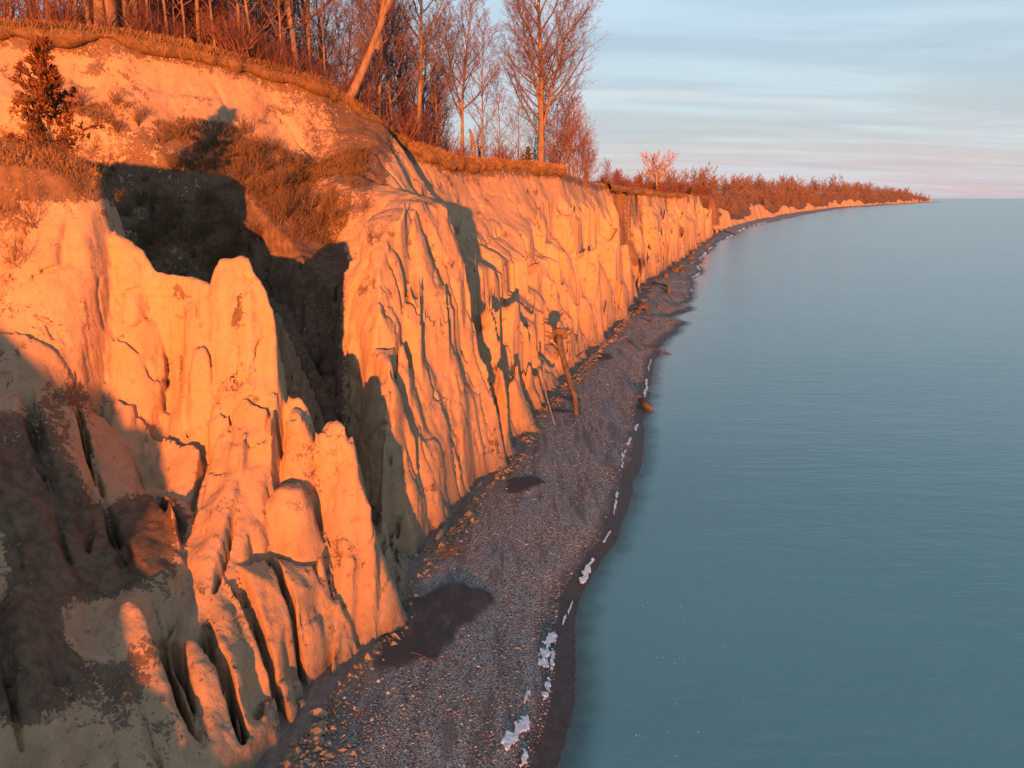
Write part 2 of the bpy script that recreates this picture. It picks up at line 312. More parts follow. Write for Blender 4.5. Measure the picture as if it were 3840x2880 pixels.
RES = 0.0027
def rock_detail(x, y, z, steep, Y0, e):
    """outward push of the clay surface in metres: flutes, blocks, cracks"""
    wx = x + 0.35 * vnoise(x / 3.1, y / 3.1, z / 9, 41); wy = y + 0.35 * vnoise(x / 3.1, y / 3.1, z / 9, 42)
    low = np.clip(1.2 - z / 30, 0.6, 1.1)
    s = (np.abs(vnoise(wx / 3.2, wy / 3.2, z / 26, 43)) * 1.0 - 0.38) * low + (np.abs(vnoise(wx / 1.2, wy / 1.2, z / 14, 44)) * 0.42 - 0.15) * low + vnoise(wx / 0.45, wy / 0.45, z / 2.0, 45) * 0.05
    s = s + vnoise(x / 3.3, y / 3.3, z / 5.0, 53) * 0.2
    r1 = np.abs(vnoise(wx / 3.6, wy / 3.6, z / 16, 46)); r2 = np.abs(vnoise(wx / 1.5, wy / 1.5, z / 2.2, 47)); r3 = np.abs(vnoise(wx / 0.8, wy / 0.8, z / 0.7, 54))
    s = s - 0.5 * np.clip(1 - r1 / 0.06, 0, 1) ** 1.2 - 0.24 * np.clip(1 - r2 / 0.055, 0, 1) - 0.08 * np.clip(1 - r3 / 0.10, 0, 1)
    lump = vnoise(x / 1.4, y / 1.4, z / 1.4, 48) * 0.24 + vnoise(x / 0.55, y / 0.55, z / 0.55, 49) * 0.11 + np.abs(vnoise(x / 0.26, y / 0.26, z / 0.26, 50)) * 0.10
    k = sstep(steep, 0.9, 2.6)
    far = np.clip((Y0 - 70) / 150, 0, 1)
    if far.max() > 0:
        s = s * (1 - 0.3 * far) + far * ((np.abs(vnoise(wx / 7, wy / 7, z / 24, 51)) * 2.2 - 0.8) + (np.abs(vnoise(wx / 3, wy / 3, z / 14, 52)) * 0.9 - 0.3))
    return (s * k - 0.12 * k + lump * (0.75 - 0.3 * k)) * (1 - 0.85 * np.exp(-(e / 1.6) ** 2))

def build_cliff(y0, y1, res, nin, nsea, zmax):
    ysl = [y0]
    while ysl[-1] < y1: ysl.append(ysl[-1] + res * (ysl[-1] + 10))
    ys = np.array(ysl); c = res * (ys + 10); NI = nin + nsea
    X = base_x(ys)[None, :] + (np.arange(NI) - nin)[:, None] * c[None, :]
    # keep the columns of the grid from crossing where the shore bends: base_x is monotone in y
    Y = np.broadcast_to(ys[None, :], X.shape)
    H, D, E = height(X, Y)
    hx, _, _ = height(X + 0.12, Y); hy, _, _ = height(X, Y + 0.12)
    ST = np.sqrt(((hx - H) / 0.12) ** 2 + ((hy - H) / 0.12) ** 2)
    GR = np.sqrt(1 + np.minimum(ST, 6) ** 2)
    z0 = -1.2
    SL = 48; VK = []; VP = []; QK = []
    KMAX = int((zmax - z0) / c.min()) + 2; NJ = len(ys)
    j0 = 0
    off = [(0, 0, 0), (1, 0, 0), (0, 1, 0), (1, 1, 0), (0, 0, 1), (1, 0, 1), (0, 1, 1), (1, 1, 1)]
    edges = [(0, 1), (2, 3), (4, 5), (6, 7), (0, 2), (1, 3), (4, 6), (5, 7), (0, 4), (1, 5), (2, 6), (3, 7)]
    while j0 < NJ - 2:
        j1 = min(j0 + SL, NJ - 1)
        cc = c[j0:j1 + 1]; nk = int((min(zmax, H[:, j0:j1 + 1].max() + 1.6) - z0) / cc.min()) + 2
        Z = z0 + np.arange(nk)[None, :] * cc[:, None]
        h = H[:, j0:j1 + 1, None]; g = GR[:, j0:j1 + 1, None]
        f = ((Z[None] - h) / g).astype(np.float32)
        ii, jj, kk = np.nonzero(np.abs(f) < 1.3)
        x = X[ii, j0 + jj].astype(np.float32); y = ys[j0 + jj].astype(np.float32); z = Z[jj, kk].astype(np.float32)
        f[ii, jj, kk] -= rock_detail(x, y, z, ST[ii, j0 + jj].astype(np.float32), y, E[ii, j0 + jj].astype(np.float32))
        ins = f < 0
        a = ins[:-1, :-1, :-1].astype(np.int8)
        for o in off[1:]: a = a + ins[o[0]:ins.shape[0] - 1 + o[0], o[1]:ins.shape[1] - 1 + o[1], o[2]:ins.shape[2] - 1 + o[2]]
        ci, cj, ck = np.nonzero((a > 0) & (a < 8))
        fv = np.stack([f[ci + o[0], cj + o[1], ck + o[2]] for o in off], 1)
        acc = np.zeros((len(ci), 3), np.float32); cnt = np.zeros(len(ci), np.float32)
        for p, q in edges:
            A = fv[:, p]; B = fv[:, q]; m = (A < 0) != (B < 0)
            t = np.where(m, A / np.where(m, A - B, 1), 0)
            op = np.array(off[p], np.float32); oq = np.array(off[q], np.float32)
            acc += np.where(m[:, None], op[None] + t[:, None] * (oq - op)[None], 0); cnt += m
        loc = acc / cnt[:, None]
        fi = ci + loc[:, 0]; fj = j0 + cj + loc[:, 1]; fk = ck + loc[:, 2]
        jb = (j0 + cj); w = loc[:, 1]
        yv = ys[jb] * (1 - w) + ys[jb + 1] * w; cv = c[jb] * (1 - w) + c[jb + 1] * w
        xv = base_x(ys)[jb] * (1 - w) + base_x(ys)[jb + 1] * w + (fi - nin) * cv
        VP.append(np.stack([xv, yv, z0 + fk * cv], 1).astype(np.float32))
        key = lambda i, j, k: (i.astype(np.int64) * NJ + (j + j0)) * KMAX + k
        VK.append(key(ci, cj, ck))
        for ax in range(3):
            sl0 = [slice(None)] * 3; sl1 = [slice(None)] * 3; sl0[ax] = slice(0, -1); sl1[ax] = slice(1, None)
            s0 = ins[tuple(sl0)]; ch = s0 != ins[tuple(sl1)]
            b, d_ = [(1, 2), (2, 0), (0, 1)][ax]
            lim = [slice(1, -1)] * 3; lim[ax] = slice(None)
            if ax == 1: pass
            idx = np.nonzero(ch[tuple(lim)])
            P = [idx[q] + (0 if q == ax else 1) for q in range(3)]
            def cell(db, dd):
                r = [P[0], P[1], P[2]]; r[b] = r[b] - db; r[d_] = r[d_] - dd; return key(*r)
            q = np.stack([cell(1, 1), cell(0, 1), cell(0, 0), cell(1, 0)], 1)
            flip = ~s0[tuple(P)]
            q[flip] = q[flip][:, ::-1]
            QK.append(q)
        j0 = j1 - 1
        if j1 >= NJ - 1: break
    VK = np.concatenate(VK); VP = np.concatenate(VP); QK = np.concatenate(QK)
    uk, first = np.unique(VK, return_index=True)
    q = np.searchsorted(uk, QK)
    # a y-edge at the seam of two slabs can appear twice: drop doubles
    sk = np.sort(q, 1); _, fu = np.unique(sk[:, 0].astype(np.int64) * len(uk) * 1 + sk[:, 3] * 7919 + sk[:, 1] * 104729 + sk[:, 2], return_index=True)
    q = q[fu]
    return VP[first], q

# ------------------------------------------------------------------ materials of the ground
def vnormals(V, Q):
    n = np.cross(V[Q[:, 2]] - V[Q[:, 0]], V[Q[:, 3]] - V[Q[:, 1]]); N = np.zeros_like(V)
    for k in range(4): np.add.at(N, Q[:, k], n)
    return N / np.maximum(np.linalg.norm(N, axis=1, keepdims=True), 1e-9)

def clay_material():
    b = NB('clay'); P = b.pos()
    soil = b.attr('soil'); damp = b.attr('damp')
    n1 = b.noise(P, 0.35, 3, 0.6); n2 = b.noise(P, 2.2, 4, 0.65); n3 = b.noise(P, 9.0, 3, 0.65)
    streak = b.noise(P, 1.0, 3, 0.6, mapscale=(2.2, 2.2, 0.16)); strata = b.noise(P, 1.0, 2, 0.6, mapscale=(0.12, 0.12, 2.2))
    col = b.mix(b.mr(n1, 0.35, 0.7), (0.43, 0.292, 0.185), (0.36, 0.236, 0.145))
    col = b.mix(b.mr(streak, 0.48, 0.75, 0, 0.55), col, (0.28, 0.205, 0.13))
    col = b.mix(b.mr(strata, 0.52, 0.72, 0, 0.35), col, (0.30, 0.21, 0.125))
    col = b.mix(b.mr(n2, 0.52, 0.75, 0, 0.55), col, (0.215, 0.15, 0.095))
    n4 = b.noise(P, 30.0, 2, 0.7); col = b.mix(b.mr(b.math('ADD', b.math('MULTIPLY', n3, 0.6), b.math('MULTIPLY', n4, 0.4)), 0.45, 0.68, 0, 0.25), col, (0.26, 0.185, 0.115))
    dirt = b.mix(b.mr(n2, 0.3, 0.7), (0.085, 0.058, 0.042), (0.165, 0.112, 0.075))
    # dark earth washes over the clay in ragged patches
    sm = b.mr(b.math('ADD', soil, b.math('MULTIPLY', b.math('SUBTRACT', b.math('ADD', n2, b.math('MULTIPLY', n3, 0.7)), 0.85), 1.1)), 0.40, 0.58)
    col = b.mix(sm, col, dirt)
    col = b.mix(b.math('MULTIPLY', damp, b.mr(n2, 0.3, 0.6, 0.45, 0.85)), col, (0.15, 0.12, 0.10))
    wv = b.n('ShaderNodeVectorMath', operation='ADD'); b.put(wv.inputs[0], P); cx = b.n('ShaderNodeCombineXYZ')
    for i_, q_ in enumerate((n2, n3, n2)): b.put(cx.inputs[i_], b.math('MULTIPLY', q_, 0.5))
    b.put(wv.inputs[1], cx.outputs[0])
    crk = b.voronoi(wv.outputs[0], 4.2, 'DISTANCE_TO_EDGE')
    rough_zone = b.mr(n1, 0.62, 0.42)
    h = b.math('ADD', b.math('MULTIPLY', n2, 0.6), b.math('MULTIPLY', n3, 0.25))
    h = b.math('ADD', h, b.math('ADD', b.math('MULTIPLY', streak, 0.55), b.math('MULTIPLY', n4, 0.12)))
    h = b.math('ADD', h, b.math('MULTIPLY', b.math('MULTIPLY', b.mr(crk, 0.0, 0.09), 0.08), rough_zone))
    nrm = b.bump(h, 0.7, 0.14)
    return b.out(col, 0.95, nrm, 0.15)
M_CLAY = clay_material()

def soil_of(V, N):
    x, y, z = V[:, 0], V[:, 1], V[:, 2]
    nz = N[:, 2]
    n = fbm(x / 3.2, y / 3.2, z / 3.2, 3, 61); nb = fbm(x / 7, y / 7, z / 9, 2, 62)
    s = sstep(nz, 0.45, 0.8) * (0.30 + 0.35 * n)
    gd, _, gz = pl_dist(x, y, GUL); south = y < np.interp(x, np.array(GUL)[::-1, 0], np.array(GUL)[::-1, 1])
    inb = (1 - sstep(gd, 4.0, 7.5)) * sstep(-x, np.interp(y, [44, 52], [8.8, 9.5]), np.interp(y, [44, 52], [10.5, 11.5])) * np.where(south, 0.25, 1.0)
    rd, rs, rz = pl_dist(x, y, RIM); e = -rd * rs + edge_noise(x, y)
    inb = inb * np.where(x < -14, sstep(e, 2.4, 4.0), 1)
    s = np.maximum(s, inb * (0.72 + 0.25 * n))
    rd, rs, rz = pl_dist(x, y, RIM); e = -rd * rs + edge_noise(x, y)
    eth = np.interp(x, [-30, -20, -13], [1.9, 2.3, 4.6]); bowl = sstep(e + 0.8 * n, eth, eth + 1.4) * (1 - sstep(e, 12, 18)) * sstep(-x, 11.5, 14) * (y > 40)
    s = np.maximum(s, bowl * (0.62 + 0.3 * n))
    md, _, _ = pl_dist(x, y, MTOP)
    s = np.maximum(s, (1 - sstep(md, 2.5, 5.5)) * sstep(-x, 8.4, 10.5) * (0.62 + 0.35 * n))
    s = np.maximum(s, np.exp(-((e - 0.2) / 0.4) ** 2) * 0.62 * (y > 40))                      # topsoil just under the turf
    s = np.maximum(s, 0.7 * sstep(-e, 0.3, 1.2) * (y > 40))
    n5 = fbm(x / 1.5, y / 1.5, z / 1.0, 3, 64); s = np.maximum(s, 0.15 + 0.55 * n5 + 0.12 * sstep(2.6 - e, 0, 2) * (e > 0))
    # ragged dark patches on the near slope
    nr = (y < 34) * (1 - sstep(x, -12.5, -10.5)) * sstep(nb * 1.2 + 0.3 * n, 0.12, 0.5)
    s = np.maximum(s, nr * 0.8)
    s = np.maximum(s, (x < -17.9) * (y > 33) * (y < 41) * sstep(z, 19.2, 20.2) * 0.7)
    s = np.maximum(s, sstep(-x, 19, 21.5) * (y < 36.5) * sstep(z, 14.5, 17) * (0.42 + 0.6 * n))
    for a, b_, q in SLUMP:
        m = sstep(y, a - 2, a + 6) * (1 - sstep(y, b_ - 6, b_ + 2)) * sstep(z, 2.5, 6)
        s = np.maximum(s, m * (0.7 + 0.3 * n))
    s = np.maximum(s, sstep(y, 380, 450) * sstep(nz, 0.2, 0.55) * 0.8)
    return np.clip(s, 0, 1)

# ------------------------------------------------------------------ cliffs
CV, CQ = build_cliff(11, 470, RES, 300, 40, 35)
_c = CV[CQ].mean(1); _d, _s2, _z = pl_dist(_c[:, 0], _c[:, 1], RIM); _e = -_d * _s2 + edge_noise(_c[:, 0], _c[:, 1])
CQ = CQ[~((_e < -4.2) & (_c[:, 1] > 44)) & (_c[:, 2] > 0.1)]
_u = np.unique(CQ); _m = np.full(len(CV), -1); _m[_u] = np.arange(len(_u)); CV = CV[_u]; CQ = _m[CQ]
CN = vnormals(CV, CQ)
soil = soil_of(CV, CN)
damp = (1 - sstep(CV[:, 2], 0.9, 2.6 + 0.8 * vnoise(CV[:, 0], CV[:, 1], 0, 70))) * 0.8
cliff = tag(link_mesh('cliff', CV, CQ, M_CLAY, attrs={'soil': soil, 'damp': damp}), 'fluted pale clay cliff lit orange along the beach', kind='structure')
yy = np.linspace(-70, 11.6, 220); nn = 160
X = base_x(yy)[:, None] + np.linspace(2, -40, nn)[None, :]; Yb = np.broadcast_to(yy[:, None], X.shape); Hh, _, _ = height(X, Yb)
Hh = Hh + 0.5 * fbm(X / 2, Yb / 2, 0 * X, 3, 71) * np.clip(Hh / 3, 0, 1)
Vb = np.stack([X, Yb, Hh], -1).reshape(-1, 3)
tag(link_mesh('cliff', Vb, grid_faces(len(yy), nn)[:, ::-1], M_CLAY, attrs={'soil': np.full(len(Vb), 0.35), 'damp': np.zeros(len(Vb))}), 'clay slope behind the viewpoint', kind='structure')

# far bluffs round the bay
def far_top(y): return np.interp(y, [440, 560, 700, 1000, 1500, 2400, 3300, 4100, 4200], [21.2, 22, 24, 26, 29, 31, 31, 27, 24])
yy = np.concatenate([np.geomspace(462, 4185, 900), [4190, 4196, 4202]]); offs = np.concatenate([np.linspace(-3, 12, 16), np.geomspace(13, 260, 34)])
def far_height(off, y):
    hb = np.interp(vnoise(y / 60, 0.5, 0.5, 81) + 0.5 * vnoise(y / 22, 3.5, 0.5, 82), [-0.9, -0.1, 0.4, 1.1], [3, 5.5, 10, 17]) * np.interp(y, [460, 700, 2000], [1, 1, 1.15])
    top = far_top(y) * np.where(y > 4186, np.clip((4202 - y) / 16, 0, 1), 1)
    o = off + (np.abs(vnoise(y / 16, off / 30, 0.5, 83)) * 4 - 1.4 + np.abs(vnoise(y / 6, off / 20, 4.5, 87)) * 1.6) * np.clip(y / 900, 1, 2) + vnoise(y / 70, 0.5, 0.5, 84) * 3
    z = np.where(o < 0, o * 0.4, np.minimum(o * 3.2, hb))
    back = np.maximum(o - hb / 3.2, 0)
    z = np.minimum(z + back * (0.55 + 0.35 * vnoise(y / 40, 7.5, 0.5, 85)), top)
    return np.maximum(z, -1.0), hb
Yf = np.repeat(yy[:, None], len(offs), 1); Of = np.repeat(offs[None], len(yy), 0)
Zf, HBf = far_height(Of, Yf)
Xf = base_x(Yf) - Of * 1.15
Zf = Zf + vnoise(Xf / 14, Yf / 14, 0, 86) * 0.7 * np.clip(Zf / 4, 0, 1)
Vf = np.stack([Xf, Yf, Zf], -1).reshape(-1, 3); Qf = grid_faces(len(yy), len(offs))[:, ::-1]
Nf = vnormals(Vf, Qf)
bare = (Zf <= HBf + 0.8).ravel() * (np.abs(Nf[:, 2]) < 0.75)
tag(link_mesh('far_bluff', Vf, Qf, M_CLAY, attrs={'soil': np.where(bare, 0.05, 0.85), 'damp': np.zeros(len(Vf))}), 'long line of bluffs curving round the bay to the point', kind='structure')

# ------------------------------------------------------------------ beach
def beach_z(t_sea, width):                       # metres seaward of the shoreline (negative is up the beach)
    return np.interp(t_sea, [-40, -9, -5, -2.2, -0.9, 0, 1.5, 5, 14, 40], [1.6, 1.15, 0.85, 0.62, 0.30, 0.0, -0.18, -0.45, -1.3, -4])
def fan_mask(x, y):                              # dark outwash fans at the mouths of the gullies
    m = 0
    for (u, v, ru, rv, an) in [(1620, 2330, 2.5, 4.0, 0.35), (1960, 1822, 1.3, 1.9, 0.3), (2080, 1545, 2.2, 0.9, 0.2), (2140, 1500, 1.3, 1.2, 0.2), (2260, 1340, 1.5, 2.5, 0.3)]:
        c = G(u, v, 0.9); dx = (x - c[0]); dy = (y - c[1]); ca, sa = math.cos(an), math.sin(an); a1 = dx * ca - dy * sa; a2 = dx * sa + dy * ca
        th = np.arctan2(a2 / rv, a1 / ru); q = np.sqrt((a1 / ru) ** 2 + (a2 / rv) ** 2) / (0.95 + 0.16 * np.sin(2 * th + u) + 0.12 * np.sin(3 * th + v) + 0.07 * np.sin(5 * th + u * 2)) + 0.16 * fbm((a1 + 0.6 * a2) / 0.7, (a2 - 0.6 * a1) / 0.7, 0 * x, 3, 91)
        m = np.maximum(m, 1 - sstep(q, 0.84, 1.0))
    return m
yy = np.concatenate([np.arange(-40, 18, 1.0), np.arange(18, 60, 0.2), np.geomspace(60.3, 4300, 520)])
bx, sx = base_x(yy), shore_x(yy)
tt = np.concatenate([np.linspace(0, 1, 56), 1 + np.geomspace(0.03, 3.2, 18)])
X = (bx - 4.5)[:, None] + (sx - bx + 4.5)[:, None] * np.minimum(tt, 1)[None] + np.maximum(tt - 1, 0)[None] * 8
Y = np.repeat(yy[:, None], len(tt), 1)
ds = X - sx[:, None]
Z = beach_z(ds, None) + 0.05 * vnoise(X / 1.6, Y / 3.5, 0, 92) * np.clip(-ds, 0, 1) + 0.012 * vnoise(X / 0.3, Y / 0.3, 0, 93)
fm = fan_mask(X, Y); Z = Z + 0.06 * fm
tag_beach = link_mesh('beach', np.stack([X, Y, Z], -1).reshape(-1, 3), grid_faces(len(yy), len(tt))[:, ::-1], None, attrs={'sea': ds.ravel(), 'fan': fm.ravel(), 'foot': (X - bx[:, None]).ravel()})
tag(tag_beach, 'dark shingle beach between the cliff foot and the lake', kind='structure')
def beach_material():
    b = NB('shingle'); P = b.pos(); sea = b.attr('sea'); fan = b.attr('fan'); foot = b.attr('foot')
    n1 = b.noise(P, 0.5, 5, 0.6); n2 = b.noise(P, 3.0, 5, 0.65)
    band = b.noise(P, 1.0, 4, 0.6, 0.4, mapscale=(0.9, 0.10, 1))
    st = b.voronoi(P, 13.0, out='Color'); sep_ = b.n('ShaderNodeSeparateColor'); b.put(sep_.inputs[0], st); r = sep_.outputs[0]; r2 = sep_.outputs[1]
    ve = b.voronoi(P, 13.0, 'F1'); st2 = b.voronoi(P, 31.0, 'F1')
    stone = b.mix(b.mr(r, 0.2, 1.0, smooth=False), (0.235, 0.222, 0.215), (0.50, 0.48, 0.455))
    stone = b.mix(b.mr(r2, 0.7, 0.95), stone, (0.32, 0.24, 0.18))
    stone = b.mix(b.mr(ve, 0.45, 0.8), stone, (0.075, 0.07, 0.07))
    sand = b.mix(b.mr(n2, 0.3, 0.7), (0.17, 0.138, 0.118), (0.25, 0.205, 0.175))
    col = b.mix(b.mr(b.math('ADD', foot, b.math('MULTIPLY', b.math('SUBTRACT', n1, 0.5), 5.5)), 0.9, 2.6), sand, stone)
    col = b.mix(b.mr(band, 0.53, 0.64, 0, 0.75), col, (0.135, 0.105, 0.09))
    col = b.mix(b.mr(band, 0.46, 0.38, 0, 0.45), col, (0.06, 0.062, 0.066))
    wet = b.mr(b.math('ADD', sea, b.math('MULTIPLY', b.math('SUBTRACT', n1, 0.5), 1.4)), -1.9, -0.7)
    mud = b.mix(b.mr(n2, 0.3, 0.7), (0.042, 0.033, 0.03), (0.075, 0.06, 0.053))
    flow = b.noise(P, 1.0, 5, 0.6, 0.8, mapscale=(1.6, 0.5, 1))
    mud2 = b.mix(b.mr(flow, 0.45, 0.75), (0.070, 0.055, 0.050), (0.12, 0.096, 0.088))
    col = b.mix(wet, col, mud); col = b.mix(fan, col, mud2)
    h = b.math('ADD', b.math('MULTIPLY', b.mr(ve, 0.0, 0.6, 1, 0), 0.5), b.math('MULTIPLY', b.mr(st2, 0, 0.6, 1, 0), 0.25))
    h = b.math('MULTIPLY', h, b.math('SUBTRACT', 1.0, b.math('MULTIPLY', fan, 0.95))); h = b.math('ADD', h, b.math('MULTIPLY', n2, 0.4))
    rough = b.math('SUBTRACT', 0.92, b.math('MULTIPLY', wet, 0.38))
    return b.out(col, rough, b.bump(h, 0.8, 0.05), 0.35)
tag_beach.data.materials.append(beach_material())

# ------------------------------------------------------------------ lake
yy = np.concatenate([np.linspace(-3000, -60, 14), np.arange(-50, 60, 1.0), np.geomspace(60.5, 4500, 260), np.geomspace(4700, 40000, 14)])
oo = np.concatenate([[-3, -1.2, -0.4, 0, 0.4, 0.9, 1.5, 2.2, 3, 4, 5.5, 7.5, 10, 14, 20, 30, 50, 100, 220, 500], np.geomspace(900, 45000, 12)])
sx = shore_x(np.clip(yy, -70, 4450)) + np.maximum(yy - 4450, 0) * -0.8
X = sx[:, None] + oo[None] * np.where(oo[None] < 0, np.clip(yy / 60, 1, 6)[:, None], 1); Y = np.repeat(yy[:, None], len(oo), 1)
lake = link_mesh('lake', np.stack([X, Y, 0 * X], -1).reshape(-1, 3), grid_faces(len(yy), len(oo))[:, ::-1], None, attrs={'sea': np.repeat(oo[None], len(yy), 0).ravel()})
tag(lake, 'calm teal lake reflecting the evening sky', kind='structure')
def water_material():
    b = NB('lake_water'); P = b.pos(); sea = b.attr('sea')
    n = b.noise(P, 0.025, 4, 0.6, mapscale=(0.6, 1.6, 1)); col = b.mix(b.mr(n, 0.3, 0.7), (0.158, 0.312, 0.312), (0.182, 0.345, 0.340))
    w1 = b.noise(P, 1.0, 3, 0.5, 0.5, mapscale=(0.45, 1.5, 1)); w2 = b.noise(P, 1.0, 2, 0.5, 0.3, mapscale=(1.9, 4.2, 1)); w3 = b.noise(P, 1.0, 3, 0.5, 0.5, mapscale=(0.10, 0.38, 1))
    h = b.math('ADD', b.math('ADD', b.math('MULTIPLY', w1, 0.55), b.math('MULTIPLY', w2, 0.16)), b.math('MULTIPLY', w3, 0.9))
    calm = b.mr(sea, 0.0, 9.0, 0.25, 1.0)
    bp = b.n('ShaderNodeBump'); b.put(bp.inputs['Height'], b.math('MULTIPLY', h, calm)); bp.inputs['Strength'].default_value = 0.8; bp.inputs['Distance'].default_value = 0.115
    alpha = b.mr(b.math('ADD', sea, b.math('MULTIPLY', b.noise(P, 0.6, 3), 1.2)), 0.2, 2.3, 0.25, 1.0)
    m = b.out(col, 0.20, bp.outputs[0], 0.5, IOR=1.33, Alpha=alpha)
    return m
lake.data.materials.append(water_material())

# added ridge, unseen behind the viewpoint: partly covers the sun to dim low ground
xx = np.linspace(-2600, 620, 400); zz = 56.8 + 1.6 * fbm(xx / 18, 0 * xx, 0 * xx, 3, 95)
zz = zz * np.clip((620 - xx) / 60, 0, 1) ** 0.5
prof = [(60, -1), (52, 0.3), (30, 0.62), (0, 1.0), (-120, 0.98), (-300, 0.9)]
V = np.concatenate([np.stack([xx, np.full_like(xx, -2440 + a), zz * f], 1) for a, f in prof])
n = len(xx); Q = np.concatenate([np.stack([np.arange(n - 1) + k * n, np.arange(1, n) + k * n, np.arange(1, n) + (k + 1) * n, np.arange(n - 1) + (k + 1) * n], 1) for k in range(len(prof) - 1)])
tag(link_mesh('far_bluff', V, Q, M_CLAY, attrs={'soil': np.full(len(V), 0.8), 'damp': np.zeros(len(V))}), 'wooded bluff behind the viewpoint', kind='structure')

# ------------------------------------------------------------------ branching plants
def tubes(P0, P1, R0, R1, k):
    P0 = np.asarray(P0, np.float64).reshape(-1, 3); P1 = np.asarray(P1, np.float64).reshape(-1, 3); R0 = np.asarray(R0); R1 = np.asarray(R1)
    d = P1 - P0; d /= np.maximum(np.linalg.norm(d, axis=1, keepdims=True), 1e-9)
    a = np.where(np.abs(d[:, 2:3]) < 0.9, [[0, 0, 1.0]], [[1.0, 0, 0]]); u = np.cross(d, a); u /= np.linalg.norm(u, axis=1, keepdims=True); w = np.cross(d, u)
    th = np.arange(k) * 2 * math.pi / k
    ring = np.cos(th)[None, :, None] * u[:, None] + np.sin(th)[None, :, None] * w[:, None]
    V = np.concatenate([P0[:, None] + ring * R0[:, None, None], P1[:, None] + ring * R1[:, None, None]], 1).reshape(-1, 3)
    b = np.arange(len(P0))[:, None] * 2 * k; i = np.arange(k)[None]; j = (i + 1) % k
    return V, np.stack([b + i, b + j, b + k + j, b + k + i], -1).reshape(-1, 4)
def join(parts):
    V = []; Q = []; n = 0
    for v, q in parts: V.append(v); Q.append(q + n); n += len(v)
    return np.concatenate(V), np.concatenate(Q)
def polytube(pts, rad, k=8, cap=True):
    """one continuous tapered tube through points"""
    P = np.asarray(pts, float); R = np.asarray(rad, float); n = len(P)
    T = np.gradient(P, axis=0); T /= np.linalg.norm(T, axis=1, keepdims=True)
    a = np.array([0.31, 0.17, 0.93]) if abs(T[0, 2]) < 0.8 else np.array([1.0, 0.1, 0.2])
    V = []
    for i in range(n):
        u = np.cross(T[i], a); u /= np.linalg.norm(u); w = np.cross(T[i], u)
        th = np.arange(k) * 2 * math.pi / k
        V.append(P[i] + R[i] * (np.cos(th)[:, None] * u + np.sin(th)[:, None] * w))
    V = np.concatenate(V); i = np.arange(k); j = (i + 1) % k
    Q = np.concatenate([np.stack([r * k + i, r * k + j, (r + 1) * k + j, (r + 1) * k + i], 1) for r in range(n - 1)])
    if cap:
        V = np.concatenate([V, P[:1], P[-1:]]); c0 = len(V) - 2; c1 = c0 + 1
        Q = np.concatenate([Q, np.stack([j, i, np.full(k, c0), np.full(k, c0)], 1), np.stack([(n - 1) * k + i, (n - 1) * k + j, np.full(k, c1), np.full(k, c1)], 1)])
    return V, Q
def fix_tri(Q):                                  # split the capped quads with a doubled corner into triangles
    m = Q[:, 2] == Q[:, 3]; return [q for q in (Q[~m], Q[m][:, :3]) if len(q)]

